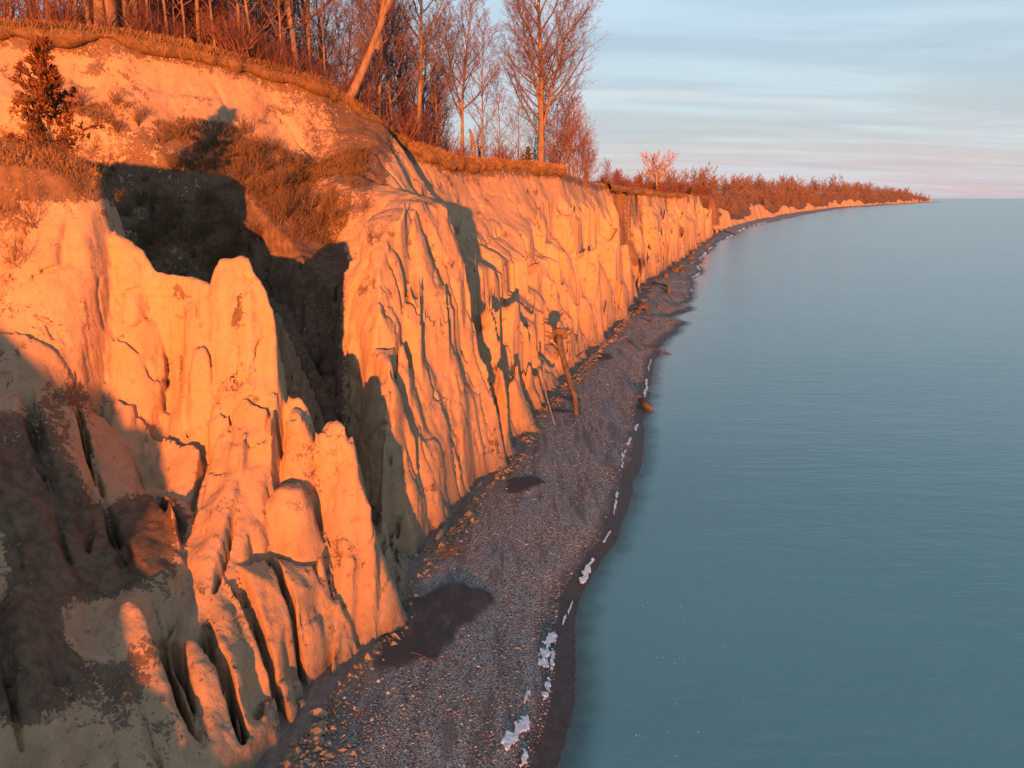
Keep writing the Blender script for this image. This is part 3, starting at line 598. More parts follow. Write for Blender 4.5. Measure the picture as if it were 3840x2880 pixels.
def grow(seed, H, trunk, levels, lean=(0, 0), crook=0.05, clear=0.3, r0=None, tup=0.03):
    """levels: list of dicts n (children), ang, len (fraction of parent), up, wig, seg. returns per-level segment lists"""
    R = random.Random(seed); segs = [[] for _ in range(len(levels) + 1)]
    r0 = r0 or H * 0.016
    def unit(v):
        l = math.sqrt(v[0] * v[0] + v[1] * v[1] + v[2] * v[2]) or 1; return (v[0] / l, v[1] / l, v[2] / l)
    def branch(p, d, L, r, lev, up, wig, nseg):
        pts = [(p, r)]; sl = L / nseg
        for i in range(nseg):
            d = unit((d[0] + R.uniform(-wig, wig), d[1] + R.uniform(-wig, wig), d[2] + R.uniform(-wig, wig) + up))
            q = (p[0] + d[0] * sl, p[1] + d[1] * sl, p[2] + d[2] * sl)
            r2 = r * (1 - (i + 1) / nseg * 0.82) / (1 - i / nseg * 0.82) if nseg > 0 else r
            segs[lev].append((p, q, r, r2)); p = q; r = r2; pts.append((p, r))
        return pts
    def kids(pts, L, lev, c0):
        S = levels[lev]
        n = S['n'] if isinstance(S['n'], int) else R.randint(*S['n'])
        az = R.uniform(0, 6.28)
        for i in range(n):
            t = c0 + (1 - c0) * ((i + R.random()) / n); f = t * (len(pts) - 1); k = min(int(f), len(pts) - 2); f -= k
            a, ra = pts[k]; b, rb = pts[k + 1]
            p = tuple(a[j] + (b[j] - a[j]) * f for j in range(3)); rr = ra + (rb - ra) * f
            d = unit(tuple(b[j] - a[j] for j in range(3)))
            az += 2.4 + R.uniform(-0.5, 0.5); ang = math.radians(S['ang'] + R.uniform(-12, 12)) * (1.15 - 0.4 * t)
            hlp = (0, 0, 1) if abs(d[2]) < 0.9 else (1, 0, 0)
            u = unit((d[1] * hlp[2] - d[2] * hlp[1], d[2] * hlp[0] - d[0] * hlp[2], d[0] * hlp[1] - d[1] * hlp[0]))
            w = (d[1] * u[2] - d[2] * u[1], d[2] * u[0] - d[0] * u[2], d[0] * u[1] - d[1] * u[0])
            ca, sa = math.cos(ang), math.sin(ang); cz, sz = math.cos(az), math.sin(az)
            nd = tuple(d[j] * ca + (u[j] * cz + w[j] * sz) * sa for j in range(3))
            shape = S.get('shape', (1.0, 0.55)); l = L * S['len'] * (shape[0] + (shape[1] - shape[0]) * t) * R.uniform(0.7, 1.15)
            rad = max(min(rr * 0.7, l * S.get('thick', 0.022)), S.get('rmin', 0.006))
            pp = branch(p, nd, l, rad, lev + 1, S['up'], S['wig'], S['seg'])
            if lev + 1 < len(levels): kids(pp, l, lev + 1, levels[lev + 1].get('c0', 0.15))
    for st in trunk:                              # every stem: start, direction, length factor, radius factor
        pts = branch(st[0], unit((st[1][0] + lean[0], st[1][1] + lean[1], st[1][2])), H * st[2], r0 * st[3], 0, tup, crook, 9)
        kids(pts, H * st[2], 0, clear)
    return segs
def seg_mesh(segs, k):
    a = np.array([s[0] for s in segs]); b = np.array([s[1] for s in segs]); r = np.array([s[2] for s in segs]); q = np.array([s[3] for s in segs])
    return tubes(a, b, r, q, k)

def seg_flat(segs, seed=0):                       # the finest twigs: slivers
    a = np.array([s[0] for s in segs]); b = np.array([s[1] for s in segs]); r = np.array([max(s[2], 0.007) for s in segs])[:, None]
    d = b - a; w = np.cross(d, np.random.default_rng(seed).normal(0, 1, d.shape)); w /= np.maximum(np.linalg.norm(w, axis=1, keepdims=True), 1e-9)
    V = np.stack([a - w * r * 1.2, a + w * r * 1.2, b], 1).reshape(-1, 3); return V, np.arange(len(V)).reshape(-1, 3)
def join_mix(parts):                              # parts with quads and triangles
    V = []; F4 = []; F3 = []; n = 0
    for v, q in parts:
        V.append(v); (F4 if q.shape[1] == 4 else F3).append(q + n); n += len(v)
    return np.concatenate(V), [np.concatenate(f) for f in (F4, F3) if f]
def wood_material(name, c1, c2, scale=3.0):
    b = NB(name); P = b.obj(); n = b.noise(P, scale, 4, 0.6, mapscale=(1, 1, 0.25)); n2 = b.noise(P, scale * 5, 3, 0.6, mapscale=(1, 1, 0.3))
    col = b.mix(b.mr(n, 0.3, 0.7), c1, c2)
    return b.out(col, 0.9, b.bump(b.math('ADD', n, n2), 0.5, 0.03), 0.15)
M_BARK = wood_material('bark', (0.22, 0.165, 0.12), (0.13, 0.095, 0.07))
def twig_material(name, c1, c2):
    b = NB(name); col = b.mix(b.rnd(), c1, c2); return b.out(col, 0.85, None, 0.1)
M_TWIG = twig_material('twigs', (0.155, 0.105, 0.112), (0.12, 0.085, 0.092))
M_TWIGR = twig_material('red_twigs', (0.165, 0.085, 0.08), (0.14, 0.07, 0.068))
M_BRAMBLE = twig_material('bramble_stems', (0.20, 0.13, 0.08), (0.13, 0.085, 0.055))
M_PALEBARK = wood_material('pale_bark', (0.36, 0.30, 0.24), (0.25, 0.20, 0.155))
M_DRIFT = wood_material('driftwood', (0.21, 0.155, 0.105), (0.10, 0.07, 0.048), 2.0)

def tree_meshes(name, segs, kt=7, mats=(None, None), ks=(4, 3, 3, 3)):
    tv, tq = seg_mesh(segs[0], kt)
    crown = join_mix([(seg_mesh(s, ks[min(i, 3)]) if i < 2 else seg_flat(s, i)) for i, s in enumerate(segs[1:]) if s])
    t = link_mesh('trunk', tv, tq, mats[0] or M_BARK); c = link_mesh('crown', crown[0], crown[1], mats[1] or M_TWIG)
    md = t.data, c.data
    for o in (t, c): bpy.data.objects.remove(o)
    return md
def thing(name, label, cat, loc, rz=0.0, sc=1.0, group=None):
    o = bpy.data.objects.new(name, None); o.empty_display_size = 0.3; COL.objects.link(o)
    o.location = loc; o.rotation_euler = (0, 0, rz); o.scale = (sc, sc, sc) if not isinstance(sc, tuple) else sc
    return tag(o, label, cat, group)
def part(name, me, parent):
    o = bpy.data.objects.new(name, me); COL.objects.link(o); o.parent = parent; return o
def put_tree(md, label, loc, rz=0.0, sc=1.0, group=None, name='bare_tree', cat='tree'):
    t = thing(name, label, cat, loc, rz, sc, group); part('trunk', md[0], t); part('crown', md[1], t); return t

L4 = lambda n1, n2, n3, n4, a=48, up=0.10, tw=1.35: [dict(n=n1, ang=a, len=0.42, up=up, wig=0.14, seg=6, shape=(1.1, 0.45), thick=0.017, c0=0.15, rmin=0.03),
      dict(n=n2, ang=42, len=0.46, up=0.07, wig=0.2, seg=4, c0=0.2, thick=0.014, rmin=0.016), dict(n=n3, ang=40, len=0.50, up=0.05, wig=0.25, seg=3, c0=0.12, thick=0.013, rmin=0.013 * tw), dict(n=n4, ang=38, len=0.62, up=0.03, wig=0.3, seg=2, c0=0.1, thick=0.013, rmin=0.011 * tw)]
Z3 = (0, 0, 0); UP = (0, 0, 1)
# the tallest tree by the rim: a straight leader with long rising limbs to both sides
MD_BIG = tree_meshes('big', grow(11, 25, [(Z3, UP, 1.0, 1.15), ((0.25, 0, 5.5), (0.30, 0.05, 1), 0.62, 0.5), ((-0.1, 0, 7), (-0.25, -0.1, 1), 0.52, 0.45)], [dict(L4(32, 11, 9, 7, 52, 0.10)[0], len=0.52, shape=(0.9, 0.5))] + L4(32, 10, 8, 6, tw=1.45)[1:], crook=0.03, clear=0.13, r0=0.42))
MD_TALL = [tree_meshes('tall', grow(20 + i, 20, [(Z3, UP, 1.0, 1.0)] + ([((0, 0, 6), (0.25, 0.1, 1), 0.6, 0.6)] if i % 2 else []), L4(24, 10, 7, 7, 46, 0.10), crook=0.05, clear=0.28, r0=0.25)) for i in range(4)]
MD_SLIM = [tree_meshes('slim', grow(30 + i, 15, [(Z3, UP, 1.0, 1.0)], L4(22, 8, 6, 6, 46, 0.08), crook=0.06, clear=0.22, r0=0.13)) for i in range(3)]
MD_BUSH = [tree_meshes('bushy', grow(40 + i, 11, [((random.uniform(-.5, .5), random.uniform(-.5, .5), 0), (random.uniform(-.22, .22), random.uniform(-.22, .22), 1), random.uniform(0.75, 1.0), 0.7) for _ in range(5)], L4(13, 7, 5, 6, 40, 0.07), crook=0.06, clear=0.10, r0=0.10), mats=(M_BARK, M_TWIGR)) for i in range(2)]
MD_ROUND = tree_meshes('round', grow(52, 10, [(Z3, UP, 0.42, 1.3)] + [((0, 0, 1.6), (math.cos(a) * 0.5, math.sin(a) * 0.5, 1), 0.7, 0.75) for a in (0.3, 1.5, 2.8, 4.0, 5.2)], L4(10, 7, 6, 6, 38, 0.06), crook=0.07, clear=0.25, r0=0.17), mats=(M_PALEBARK, M_TWIG))
FARL = lambda n1, n2, n3, w: [dict(n=n1, ang=44, len=0.45, up=0.08, wig=0.14, seg=4, shape=(1.1, 0.5), thick=0.02, c0=0.15, rmin=0.05), dict(n=n2, ang=42, len=0.5, up=0.05, wig=0.2, seg=3, c0=0.15, thick=0.02, rmin=0.045 * w), dict(n=n3, ang=40, len=0.6, up=0.03, wig=0.25, seg=1, c0=0.1, thick=0.02, rmin=0.040 * w)]
MD_FARB = [tree_meshes('farb', grow(45 + i, 11, [((random.uniform(-.8, .8), random.uniform(-.8, .8), 0), (random.uniform(-.3, .3), random.uniform(-.3, .3), 1), random.uniform(0.6, 1.0), 0.7) for _ in range(6)], FARL(11, 8, 6, 1.6), crook=0.07, clear=0.05, r0=0.10), mats=(M_BARK, M_TWIGR)) for i in range(2)]
MD_FARS = [tree_meshes('fars', grow(48 + i, 13, [(Z3, UP, 1.0, 1.0)], FARL(16, 8, 6, 1.3), crook=0.06, clear=0.12, r0=0.16)) for i in range(2)]
MD_ROUND = tree_meshes('round', grow(52, 10, [(Z3, UP, 0.42, 1.3)] + [((0, 0, 1.6), (math.cos(a) * 0.55, math.sin(a) * 0.55, 1), 0.72, 0.75) for a in (0.3, 1.5, 2.8, 4.0, 5.2)], FARL(11, 8, 7, 1.0), crook=0.07, clear=0.25, r0=0.18), mats=(M_PALEBARK, twig_material('pale_twigs', (0.30, 0.215, 0.20), (0.30, 0.215, 0.20))))
def shrub(seed, h, n, mat, spread=0.7, lv=None, rr=0.016):
    R = random.Random(seed)
    st = [((R.uniform(-.15, .15) * h, R.uniform(-.15, .15) * h, -0.1), (R.uniform(-spread, spread), R.uniform(-spread, spread), 1), R.uniform(0.6, 1.05), 1.0) for _ in range(n)]
    lv = lv or [dict(n=6, ang=42, len=0.5, up=0.03, wig=0.25, seg=3, thick=0.014, rmin=0.008), dict(n=5, ang=42, len=0.5, up=0.0, wig=0.3, seg=2, thick=0.014, rmin=0.006)]
    s = grow(seed, h, st, lv, crook=0.16, clear=0.15, r0=h * rr)
    a = link_mesh('stems', *seg_mesh(s[0], 4), mat); b = link_mesh('twigs', *join([seg_mesh(q, 3) for q in s[1:]]), mat)
    md = a.data, b.data
    for o in (a, b): bpy.data.objects.remove(o)
    return md
MD_SHRUB = [shrub(60 + i, 1.5, 14, M_BRAMBLE) for i in range(4)]
MD_SHRUBR = [shrub(70 + i, 2.6, 14, M_TWIGR) for i in range(2)]
def put_shrub(md, label, loc, rz=0.0, sc=1.0, group=None, name='bare_shrub'):
    t = thing(name, label, 'shrub', loc, rz, sc, group); part('stems', md[0], t); part('twigs', md[1], t); return t

# evergreen with flat sprays of scale leaves
M_CEDAR = twig_material('cedar_leaves', (0.060, 0.055, 0.022), (0.085, 0.055, 0.025))
M_CEDARR = twig_material('rusty_cedar_leaves', (0.15, 0.062, 0.026), (0.13, 0.06, 0.026))
def cedar(seed, h, width, nb, mat, gap=0.0):
    R = random.Random(seed); s = grow(seed, h, [(Z3, UP, 1.0, 1.0)], [dict(n=nb, ang=62, len=width, up=0.05, wig=0.12, seg=4, shape=(1.25, 0.22), thick=0.02, rmin=0.01), dict(n=6, ang=45, len=0.42, up=0.06, wig=0.2, seg=2, thick=0.015, rmin=0.006)], crook=0.03, clear=0.12, r0=h * 0.018)
    t = link_mesh('trunk', *join([seg_mesh(s[0], 6), seg_mesh(s[1], 4)]), M_BARK)
    rg = np.random.default_rng(seed); a = np.array([q[1] for q in s[2]] + [q[0] for q in s[2]] + [q[1] for q in s[1]]); d = np.array([np.subtract(q[1], q[0]) for q in s[2]] * 2 + [np.subtract(q[1], q[0]) for q in s[1]])
    n = 7; C = np.repeat(a, n, 0); D = np.repeat(d / np.linalg.norm(d, axis=1, keepdims=True), n, 0)
    C = C + rg.normal(0, 0.020 * h ** 0.7, C.shape); L = 0.055 * h ** 0.6 * rg.uniform(0.6, 1.5, len(C))[:, None]
    dd = D + rg.normal(0, 0.55, D.shape) + np.array([0, 0, 0.25]); dd /= np.linalg.norm(dd, axis=1, keepdims=True)
    sd = np.cross(dd, rg.normal(0, 1, D.shape)); sd /= np.linalg.norm(sd, axis=1, keepdims=True)
    V = np.stack([C - sd * L * 0.24, C + dd * L + sd * 0, C + sd * L * 0.24, C - dd * L * 0.4], 1).reshape(-1, 3)
    Q = np.arange(len(V)).reshape(-1, 4)
    f = link_mesh('foliage', V, Q, mat, smooth=False)
    md = t.data, f.data
    for o in (t, f): bpy.data.objects.remove(o)
    return md
MD_CEDAR = cedar(81, 6.0, 0.36, 34, M_CEDARR); MD_CEDS = [cedar(82, 2.2, 0.34, 24, M_CEDAR), cedar(83, 3.6, 0.30, 26, M_CEDARR)]
def put_cedar(md, label, loc, rz=0, sc=1.0, group=None):
    t = thing('cedar_tree', label, 'tree', loc, rz, sc, group); part('trunk', md[0], t); part('foliage', md[1], t); return t

# ------------------------------------------------------------------ where the ground is
def ground(x, y):
    if y > 462: return float(far_height(np.array([max((base_x(y) - x) / 1.15, 0)]), np.array([float(y)]))[0][0])
    return float(height(np.array([float(x)]), np.array([float(y)]))[0][0])
def rim_points(step, y_lo, y_hi):
    P = np.array(RIM); out = []
    for k in range(len(P) - 1):
        n = max(1, int(np.linalg.norm(P[k + 1, :2] - P[k, :2]) / step))
        for i in range(n): out.append(P[k] + (P[k + 1] - P[k]) * i / n)
    R = np.array(out); T = np.gradient(R[:, :2], axis=0); T /= np.linalg.norm(T, axis=1, keepdims=True)
    for _ in range(3):
        k = np.ones(9) / 9; T = np.stack([np.convolve(np.pad(T[:, i], 4, mode='edge'), k, 'valid') for i in range(2)], 1)
    T /= np.linalg.norm(T, axis=1, keepdims=True); N = np.stack([T[:, 1], -T[:, 0]], 1)          # seaward
    q = R[:, :2].copy()
    for _ in range(5): q = R[:, :2] - N * edge_noise(q[:, 0], q[:, 1])[:, None]
    m = (R[:, 1] >= y_lo) & (R[:, 1] <= y_hi) & (R[:, 0] > -48)
    return np.column_stack([q, R[:, 2]])[m], N[m]
def on_rim(u, back, v=None, dz=0.0):
    """ground point `back` metres inland of the rim, seen at photo column u"""
    best = None
    for p, n in zip(RP, RN):
        x, y = p[0] - n[0] * back, p[1] - n[1] * back
        uu = 1920 + FPX * x / (y * math.cos(PITCH) - (p[2] - CAMH) * math.sin(PITCH))
        if best is None or abs(uu - u) < best[0]: best = (abs(uu - u), x, y, p[2] + back * 0.01)
    return (best[1], best[2], best[3] + dz)
RP, RN = rim_points(0.3, 40, 500)

# ------------------------------------------------------------------ turf hanging over the rim
def turf(name, P, N, scale, seed, label):
    prof = np.array([(-3.2, 0.02), (-1.6, 0.16), (-0.5, 0.22), (0.2, 0.14), (0.55, -0.06), (0.66, -0.34), (0.5, -0.62), (0.15, -0.72), (-0.25, -0.55)])
    m = len(prof); s = np.arange(len(P)); k = scale * np.clip(0.95 + 0.65 * vnoise(s / 11.0, 0.5, 0.5, seed) + 0.5 * vnoise(s / 4.0, 1.5, 0.5, seed), 0.25, 2.0)
    out = np.repeat(prof[None, :, 0], len(P), 0) * np.where(prof[None, :, 0] > -1, k[:, None], 1); dz = np.repeat(prof[None, :, 1], len(P), 0) * k[:, None]
    V = np.stack([P[:, None, 0] + N[:, None, 0] * out, P[:, None, 1] + N[:, None, 1] * out, P[:, None, 2] + dz], -1)
    V = V + (0.12 * scale * vnoise(V[..., 0] / 0.5, V[..., 1] / 0.5, V[..., 2] / 0.5, seed + 1))[..., None] * np.array([0.3, 0.3, 1])
    o = link_mesh(name, V.reshape(-1, 3), grid_faces(len(P), m), M_TURF); return tag(o, label, kind='structure'), V
def turf_material():
    b = NB('turf'); P = b.pos(); n = b.noise(P, 2.5, 5, 0.65); n2 = b.noise(P, 14, 3, 0.6)
    col = b.mix(b.mr(n, 0.3, 0.7), (0.20, 0.13, 0.07), (0.11, 0.072, 0.042)); return b.out(col, 0.95, b.bump(b.math('ADD', n, n2), 0.8, 0.1), 0.1)
M_TURF = turf_material()
TP, TN = rim_points(0.22, 40, 112); turf_o, TV1 = turf('turf_edge', TP, TN, 1.15, 101, 'overhanging mat of dry turf along the upper cliff rim')
TP2, TN2 = rim_points(0.5, 140, 320); turf_o2, TV2 = turf('turf_edge', TP2, TN2, 1.3, 103, 'thin strip of turf capping the second cliff')
def blades(name, B, D, L, Wd, mat, label, drop=0.5):
    """bent grass blades: base points, directions, lengths"""
    n = len(B); rg = np.random.default_rng(len(B)); D = D / np.linalg.norm(D, axis=1, keepdims=True)
    sd = np.cross(D, rg.normal(0, 1, D.shape)); sd /= np.maximum(np.linalg.norm(sd, axis=1, keepdims=True), 1e-6)
    mid = B + D * L[:, None] * 0.55; tip = B + D * L[:, None] * 0.95; tip[:, 2] -= drop * L * rg.uniform(0.2, 1, n)
    w = Wd[:, None]
    V = np.stack([B - sd * w, B + sd * w, mid + sd * w * 0.8, mid - sd * w * 0.8, tip], 1).reshape(-1, 3); i = np.arange(n)[:, None] * 5
    Q = (i + np.array([0, 1, 2, 3])[None]); T = i + np.array([3, 2, 4])[None]
    o = link_mesh(name, V, [Q, T], mat, smooth=False, attrs={'tone': np.repeat(np.clip(0.45 * rg.random(n) + 0.55 * (0.5 + 1.1 * fbm(B[:, 0] / 1.3, B[:, 1] / 1.3, B[:, 2] / 1.3, 3, 181)), 0, 1), 5)}); return tag(o, label, 'grass', kind='stuff')
def grass_material(c1, c2, name='dry_grass'):
    b = NB(name); return b.out(b.mix(b.attr('tone'), c1, c2), 0.9, None, 0.1)
M_GRASS = grass_material((0.36, 0.225, 0.115), (0.11, 0.068, 0.036))
def surf_samples(V, n, j0=0, j1=None):            # random points on a (rows, profile, 3) sheet
    j1 = j1 or V.shape[1] - 1
    a = rng.integers(0, V.shape[0] - 1, n); b = rng.integers(j0, j1, n); s, t = rng.random((2, n, 1))
    p = V[a, b] * (1 - s) * (1 - t) + V[a + 1, b] * s * (1 - t) + V[a, b + 1] * (1 - s) * t + V[a + 1, b + 1] * s * t
    nn = np.cross(V[a + 1, b] - V[a, b], V[a, b + 1] - V[a, b]); nn /= np.maximum(np.linalg.norm(nn, axis=1, keepdims=True), 1e-9); return p, nn
p, nn = surf_samples(TV1, 58000, 0, 8); nn = np.where(nn[:, 2:3] < -0.6, -nn, nn)
blades('grass', p, nn * 0.8 + rng.normal(0, 0.45, p.shape) + np.array([0.1, -0.1, 0.35]), rng.uniform(0.25, 0.85, len(p)), rng.uniform(0.010, 0.022, len(p)), M_GRASS, 'long dry grass hanging over the upper cliff rim')
p, nn = surf_samples(TV2, 12000, 0, 7)
blades('grass', p, nn * 0.6 + rng.normal(0, 0.4, p.shape) + np.array([0.1, -0.1, 0.5]), rng.uniform(0.25, 0.6, len(p)), rng.uniform(0.02, 0.05, len(p)), M_GRASS, 'dry grass along the rim of the second cliff')
# grass on the near shoulder and tufts in the hollow
fc = CV[CQ].mean(1); fnz = CN[CQ].mean(1)[:, 2]
fa = np.linalg.norm(np.cross(CV[CQ[:, 2]] - CV[CQ[:, 0]], CV[CQ[:, 3]] - CV[CQ[:, 1]]), axis=1)
def pick(mask, n):
    i = np.nonzero(mask)[0]; w = fa[i]; return i[rng.choice(len(i), n, p=w / w.sum())]
m_sh = (fc[:, 0] < -17.6) & (fc[:, 1] > 32.5) & (fc[:, 1] < 41) & (fnz > 0.45) & (fc[:, 2] > 19.3)
i = pick(m_sh, 34000); p = fc[i] + rng.normal(0, 0.05, (len(i), 3)) * [1, 1, 0]
blades('grass', p, rng.normal(0, 0.4, p.shape) + np.array([0.15, -0.35, 0.8]), rng.uniform(0.2, 0.65, len(p)), rng.uniform(0.006, 0.014, len(p)), M_GRASS, 'dry grass capping the near clay shoulder on the left')
_rd, _rs, _ = pl_dist(fc[:, 0], fc[:, 1], RIM); fe = -_rd * _rs
fe = fe + edge_noise(fc[:, 0], fc[:, 1])
m_bowl = (fe > np.interp(fc[:, 0], [-30, -20, -13], [2.2, 2.6, 4.8])) & (fe < 13) & (fc[:, 0] > -34) & (fc[:, 0] < -11.5) & (fc[:, 1] > 42) & (fc[:, 2] > 13.5) & (fnz > 0.3)
M_GRASS2 = grass_material((0.24, 0.145, 0.065), (0.07, 0.056, 0.028), 'dead_grass')
i = pick(m_bowl, 50000); keep = fbm(fc[i, 0] / 2.2, fc[i, 1] / 2.2, fc[i, 2] / 2.2, 2, 111) > -0.15; i = i[keep]; p = fc[i] + rng.normal(0, 0.08, (len(i), 3)) * [1, 1, 0]
blades('grass', p, rng.normal(0, 0.5, p.shape) + np.array([0.1, -0.3, 0.8]), rng.uniform(0.2, 0.65, len(p)), rng.uniform(0.009, 0.02, len(p)), M_GRASS2, 'dead grass and weeds matting the hollow below the scarp')

# ground of the bluff top behind the rim
gp, gn = rim_points(2.0, 40, 500); backs = np.array([3.6, 6, 10, 18, 32, 60])
V = np.stack([gp[:, None, 0] - gn[:, None, 0] * backs, gp[:, None, 1] - gn[:, None, 1] * backs, gp[:, None, 2] + backs * 0.01 - 0.04], -1)
tag(link_mesh('bluff_top', V.reshape(-1, 3), grid_faces(len(gp), len(backs))[:, ::-1], M_TURF), 'leaf-strewn ground of the bluff top', kind='structure')

# ------------------------------------------------------------------ trees on the bluff top
R5 = random.Random(5)
def zone(u):
    return 'above the left edge of the scarp' if u < 320 else 'behind the two stout trunks' if u < 520 else 'above the middle of the scarp' if u < 900 else 'left of the leaning forked trunk' if u < 1270 else 'right of the leaning forked trunk' if u < 1540 else 'behind the upswept tree' if u < 1680 else 'behind the broken snag' if u < 1860 else 'behind the tallest tree'
def kind_of(md):
    return 'tall bare tree' if md in MD_TALL else 'slender bare tree' if md in MD_SLIM else 'bushy reddish bare tree'
put_tree(MD_BIG, 'tallest bare tree on the rim, its crown spread wide against the sky', on_rim(2030, 1.2, dz=-0.2), 0.4)
for k, (u, b, s, lab) in enumerate([(2115, 2.2, 1.22, 'dense reddish bushy tree just right of the tallest tree'), (2165, 3.5, 1.05, 'dense reddish bushy tree second to the right of the tallest tree'), (2205, 2.0, 0.78, 'low dense reddish thicket tree at the right end of the tree row'), (2095, 6, 1.3, 'dense reddish bushy tree behind the trunk of the tallest tree')]):
    put_tree(MD_BUSH[k % 2], lab, on_rim(u, b, dz=-0.2), k * 1.7, s, 'reddish bushy trees beside the tallest tree')
t = put_tree(MD_SLIM[1], 'thin bare sapling leaning out to the right over the rim', on_rim(2205, 0.6, dz=-0.3), 2.2, 0.62); t.rotation_euler = (0.05, 0.42, 2.2)
put_tree(MD_TALL[0], 'tall bare tree with a straight trunk and upswept crown at the end of the scarp', on_rim(1568, 2.0, dz=-0.2), 0.7, 1.08)
put_tree(MD_TALL[1], 'bare tree with a kinked dark trunk left of the broken snag', on_rim(1735, 2.5, dz=-0.2), 2.0, 0.86)
put_tree(MD_SLIM[0], 'slender pale tree right of the broken snag', on_rim(1805, 2.5, dz=-0.2), 0.3, 0.98)
put_tree(MD_SLIM[2], 'small bare tree between the upswept tree and the kinked tree', on_rim(1640, 3.0, dz=-0.2), 1.3, 0.85)
put_tree(MD_SLIM[1], 'small bare tree left of the tallest tree', on_rim(1880, 4.0, dz=-0.2), 4.3, 0.72)
put_tree(MD_SLIM[2], 'low bare tree under the left limbs of the tallest tree', on_rim(1945, 6.0, dz=-0.2), 0.9, 0.66)
# broken snag
x, y, z = on_rim(1778, 1.5, dz=-0.2); s = thing('tree_snag', 'broken dark tree stump with one stub limb on the rim', 'tree stump', (x, y, z))
v, q = polytube([(0, 0, 0), (-0.05, 0, 1.2), (-0.15, 0, 2.4), (-0.3, 0, 3.3), (-0.5, 0, 3.9)], [0.28, 0.24, 0.22, 0.2, 0.10], 9); part('trunk', link_mesh('t', v, fix_tri(q), M_BARK).data, s); bpy.data.objects.remove(bpy.data.objects['t'])
v, q = polytube([(0, 0, 1.9), (0.5, 0.1, 2.2), (1.0, 0.1, 2.1), (1.5, 0.2, 1.9)], [0.13, 0.1, 0.07, 0.03], 7); part('limb', link_mesh('t', v, fix_tri(q), M_BARK).data, s); bpy.data.objects.remove(bpy.data.objects['t'])
# the leaning forked trunk
x, y, z = on_rim(1285, 0.9, dz=-0.5)
segs = grow(91, 17, [(Z3, (0.72, 0.1, 1), 1.0, 1.0), ((3.0, 0.45, 4.9), (0.12, 0.1, 1), 0.62, 0.62)], L4(13, 7, 6, 6, 44, 0.1), crook=0.05, clear=0.42, r0=0.45, tup=0.075)
put_tree(tree_meshes('lean', segs), 'thick forked trunk leaning right over the scarp', (x, y, z), 0.0)
# the pair of stout trunks and the fork beside them
MD_STOUT = [tree_meshes('stout', grow(93 + i, 19, [(Z3, (0.03 * (-1) ** i, 0, 1), 1.0, 1.0)] + ([((0.1, 0, 2.2), (0.55, 0.1, 1), 0.6, 0.6)] if i == 2 else []), L4(12, 7, 6, 5, 46, 0.1), crook=0.03, clear=0.36, r0=0.44)) for i in range(3)]
put_tree(MD_STOUT[0], 'left one of the two stout trunks side by side above the scarp', on_rim(383, 1.4, dz=-0.3), 0)
put_tree(MD_STOUT[1], 'right one of the two stout trunks side by side above the scarp', on_rim(424, 1.2, dz=-0.3), 1.0)
put_tree(MD_STOUT[2], 'stout trunk forking low, just right of the two stout trunks', on_rim(468, 1.8, dz=-0.3), 0.2, 0.8)
put_tree(MD_TALL[2], 'trunk slanting left, just left of the two stout trunks', on_rim(352, 1.5, dz=-0.3), 0.4, 0.9).rotation_euler = (0, -0.10, 0.4)
put_tree(MD_SLIM[0], 'thin sunlit trunk at the rim left of the slanting trunk', on_rim(286, 0.8, dz=-0.2), 2.4, 1.05)
row = [(60, 3), (130, 6), (190, 2.5), (520, 1.8), (560, 1.5), (585, 4), (640, 1.6), (668, 5), (705, 1.4), (752, 3), (806, 1.2), (850, 3.5), (905, 1.5), (960, 1.0), (1005, 4), (1060, 2.0), (1120, 2.5), (1165, 5), (1225, 3), (1380, 4), (1420, 2.5), (1480, 3.5)]
ORD = ['first', 'second', 'third', 'fourth', 'fifth', 'sixth', 'seventh', 'eighth', 'ninth', 'tenth', 'eleventh', 'twelfth', 'thirteenth', 'fourteenth', 'fifteenth', 'sixteenth']
cnt = {}
for k, (u, b) in enumerate(row):
    pos = 'from the left edge of the picture' if u < 300 else ('right of the low-forking stout trunk' if u < 1250 else 'right of the leaning forked trunk')
    cnt[pos] = cnt.get(pos, -1) + 1
    md = R5.choice(MD_TALL[:2] + MD_SLIM * 2); put_tree(md, 'bare tree near the rim, %s %s' % (ORD[cnt[pos]], pos), on_rim(u, b, dz=-0.2), R5.uniform(0, 6.28), R5.uniform(0.8, 1.12), 'bare trees in a row near the rim')
for k in range(85):
    u = R5.uniform(-40, 1640); b = R5.uniform(5, 32)
    md = R5.choice(MD_TALL + MD_SLIM * 2 + MD_BUSH * 3); put_tree(md, '%s deep in the wood %s' % (kind_of(md), zone(u)), on_rim(u, b, dz=-0.2), R5.uniform(0, 6.28), R5.uniform(0.75, 1.1), 'bare trees deep in the wood behind the scarp')
for k in range(12):
    u = R5.uniform(1620, 2180); b = R5.uniform(8, 30)
    md = R5.choice(MD_SLIM + MD_BUSH); put_tree(md, '%s far back %s' % (kind_of(md), zone(u)), on_rim(u, b, dz=-0.2), R5.uniform(0, 6.28), R5.uniform(0.55, 0.85), 'bare trees in the background behind the tallest tree')
for k in range(120):                              # undergrowth
    u = R5.uniform(-20, 1960) if k < 80 else R5.uniform(500, 1500); b = R5.uniform(0.6, 9)
    put_shrub(MD_SHRUBR[k % 2], '%s undergrowth shrub %s' % ('thin reddish' if k % 2 else 'dense reddish', zone(u)), on_rim(u, b, dz=-0.1), R5.uniform(0, 6.28), R5.uniform(0.7, 1.9), 'undergrowth between the trunks')
put_cedar(MD_CEDS[0], 'small dark green cedar at the foot of the tallest tree', on_rim(1982, 0.9, dz=-0.1), 0, 1.1)
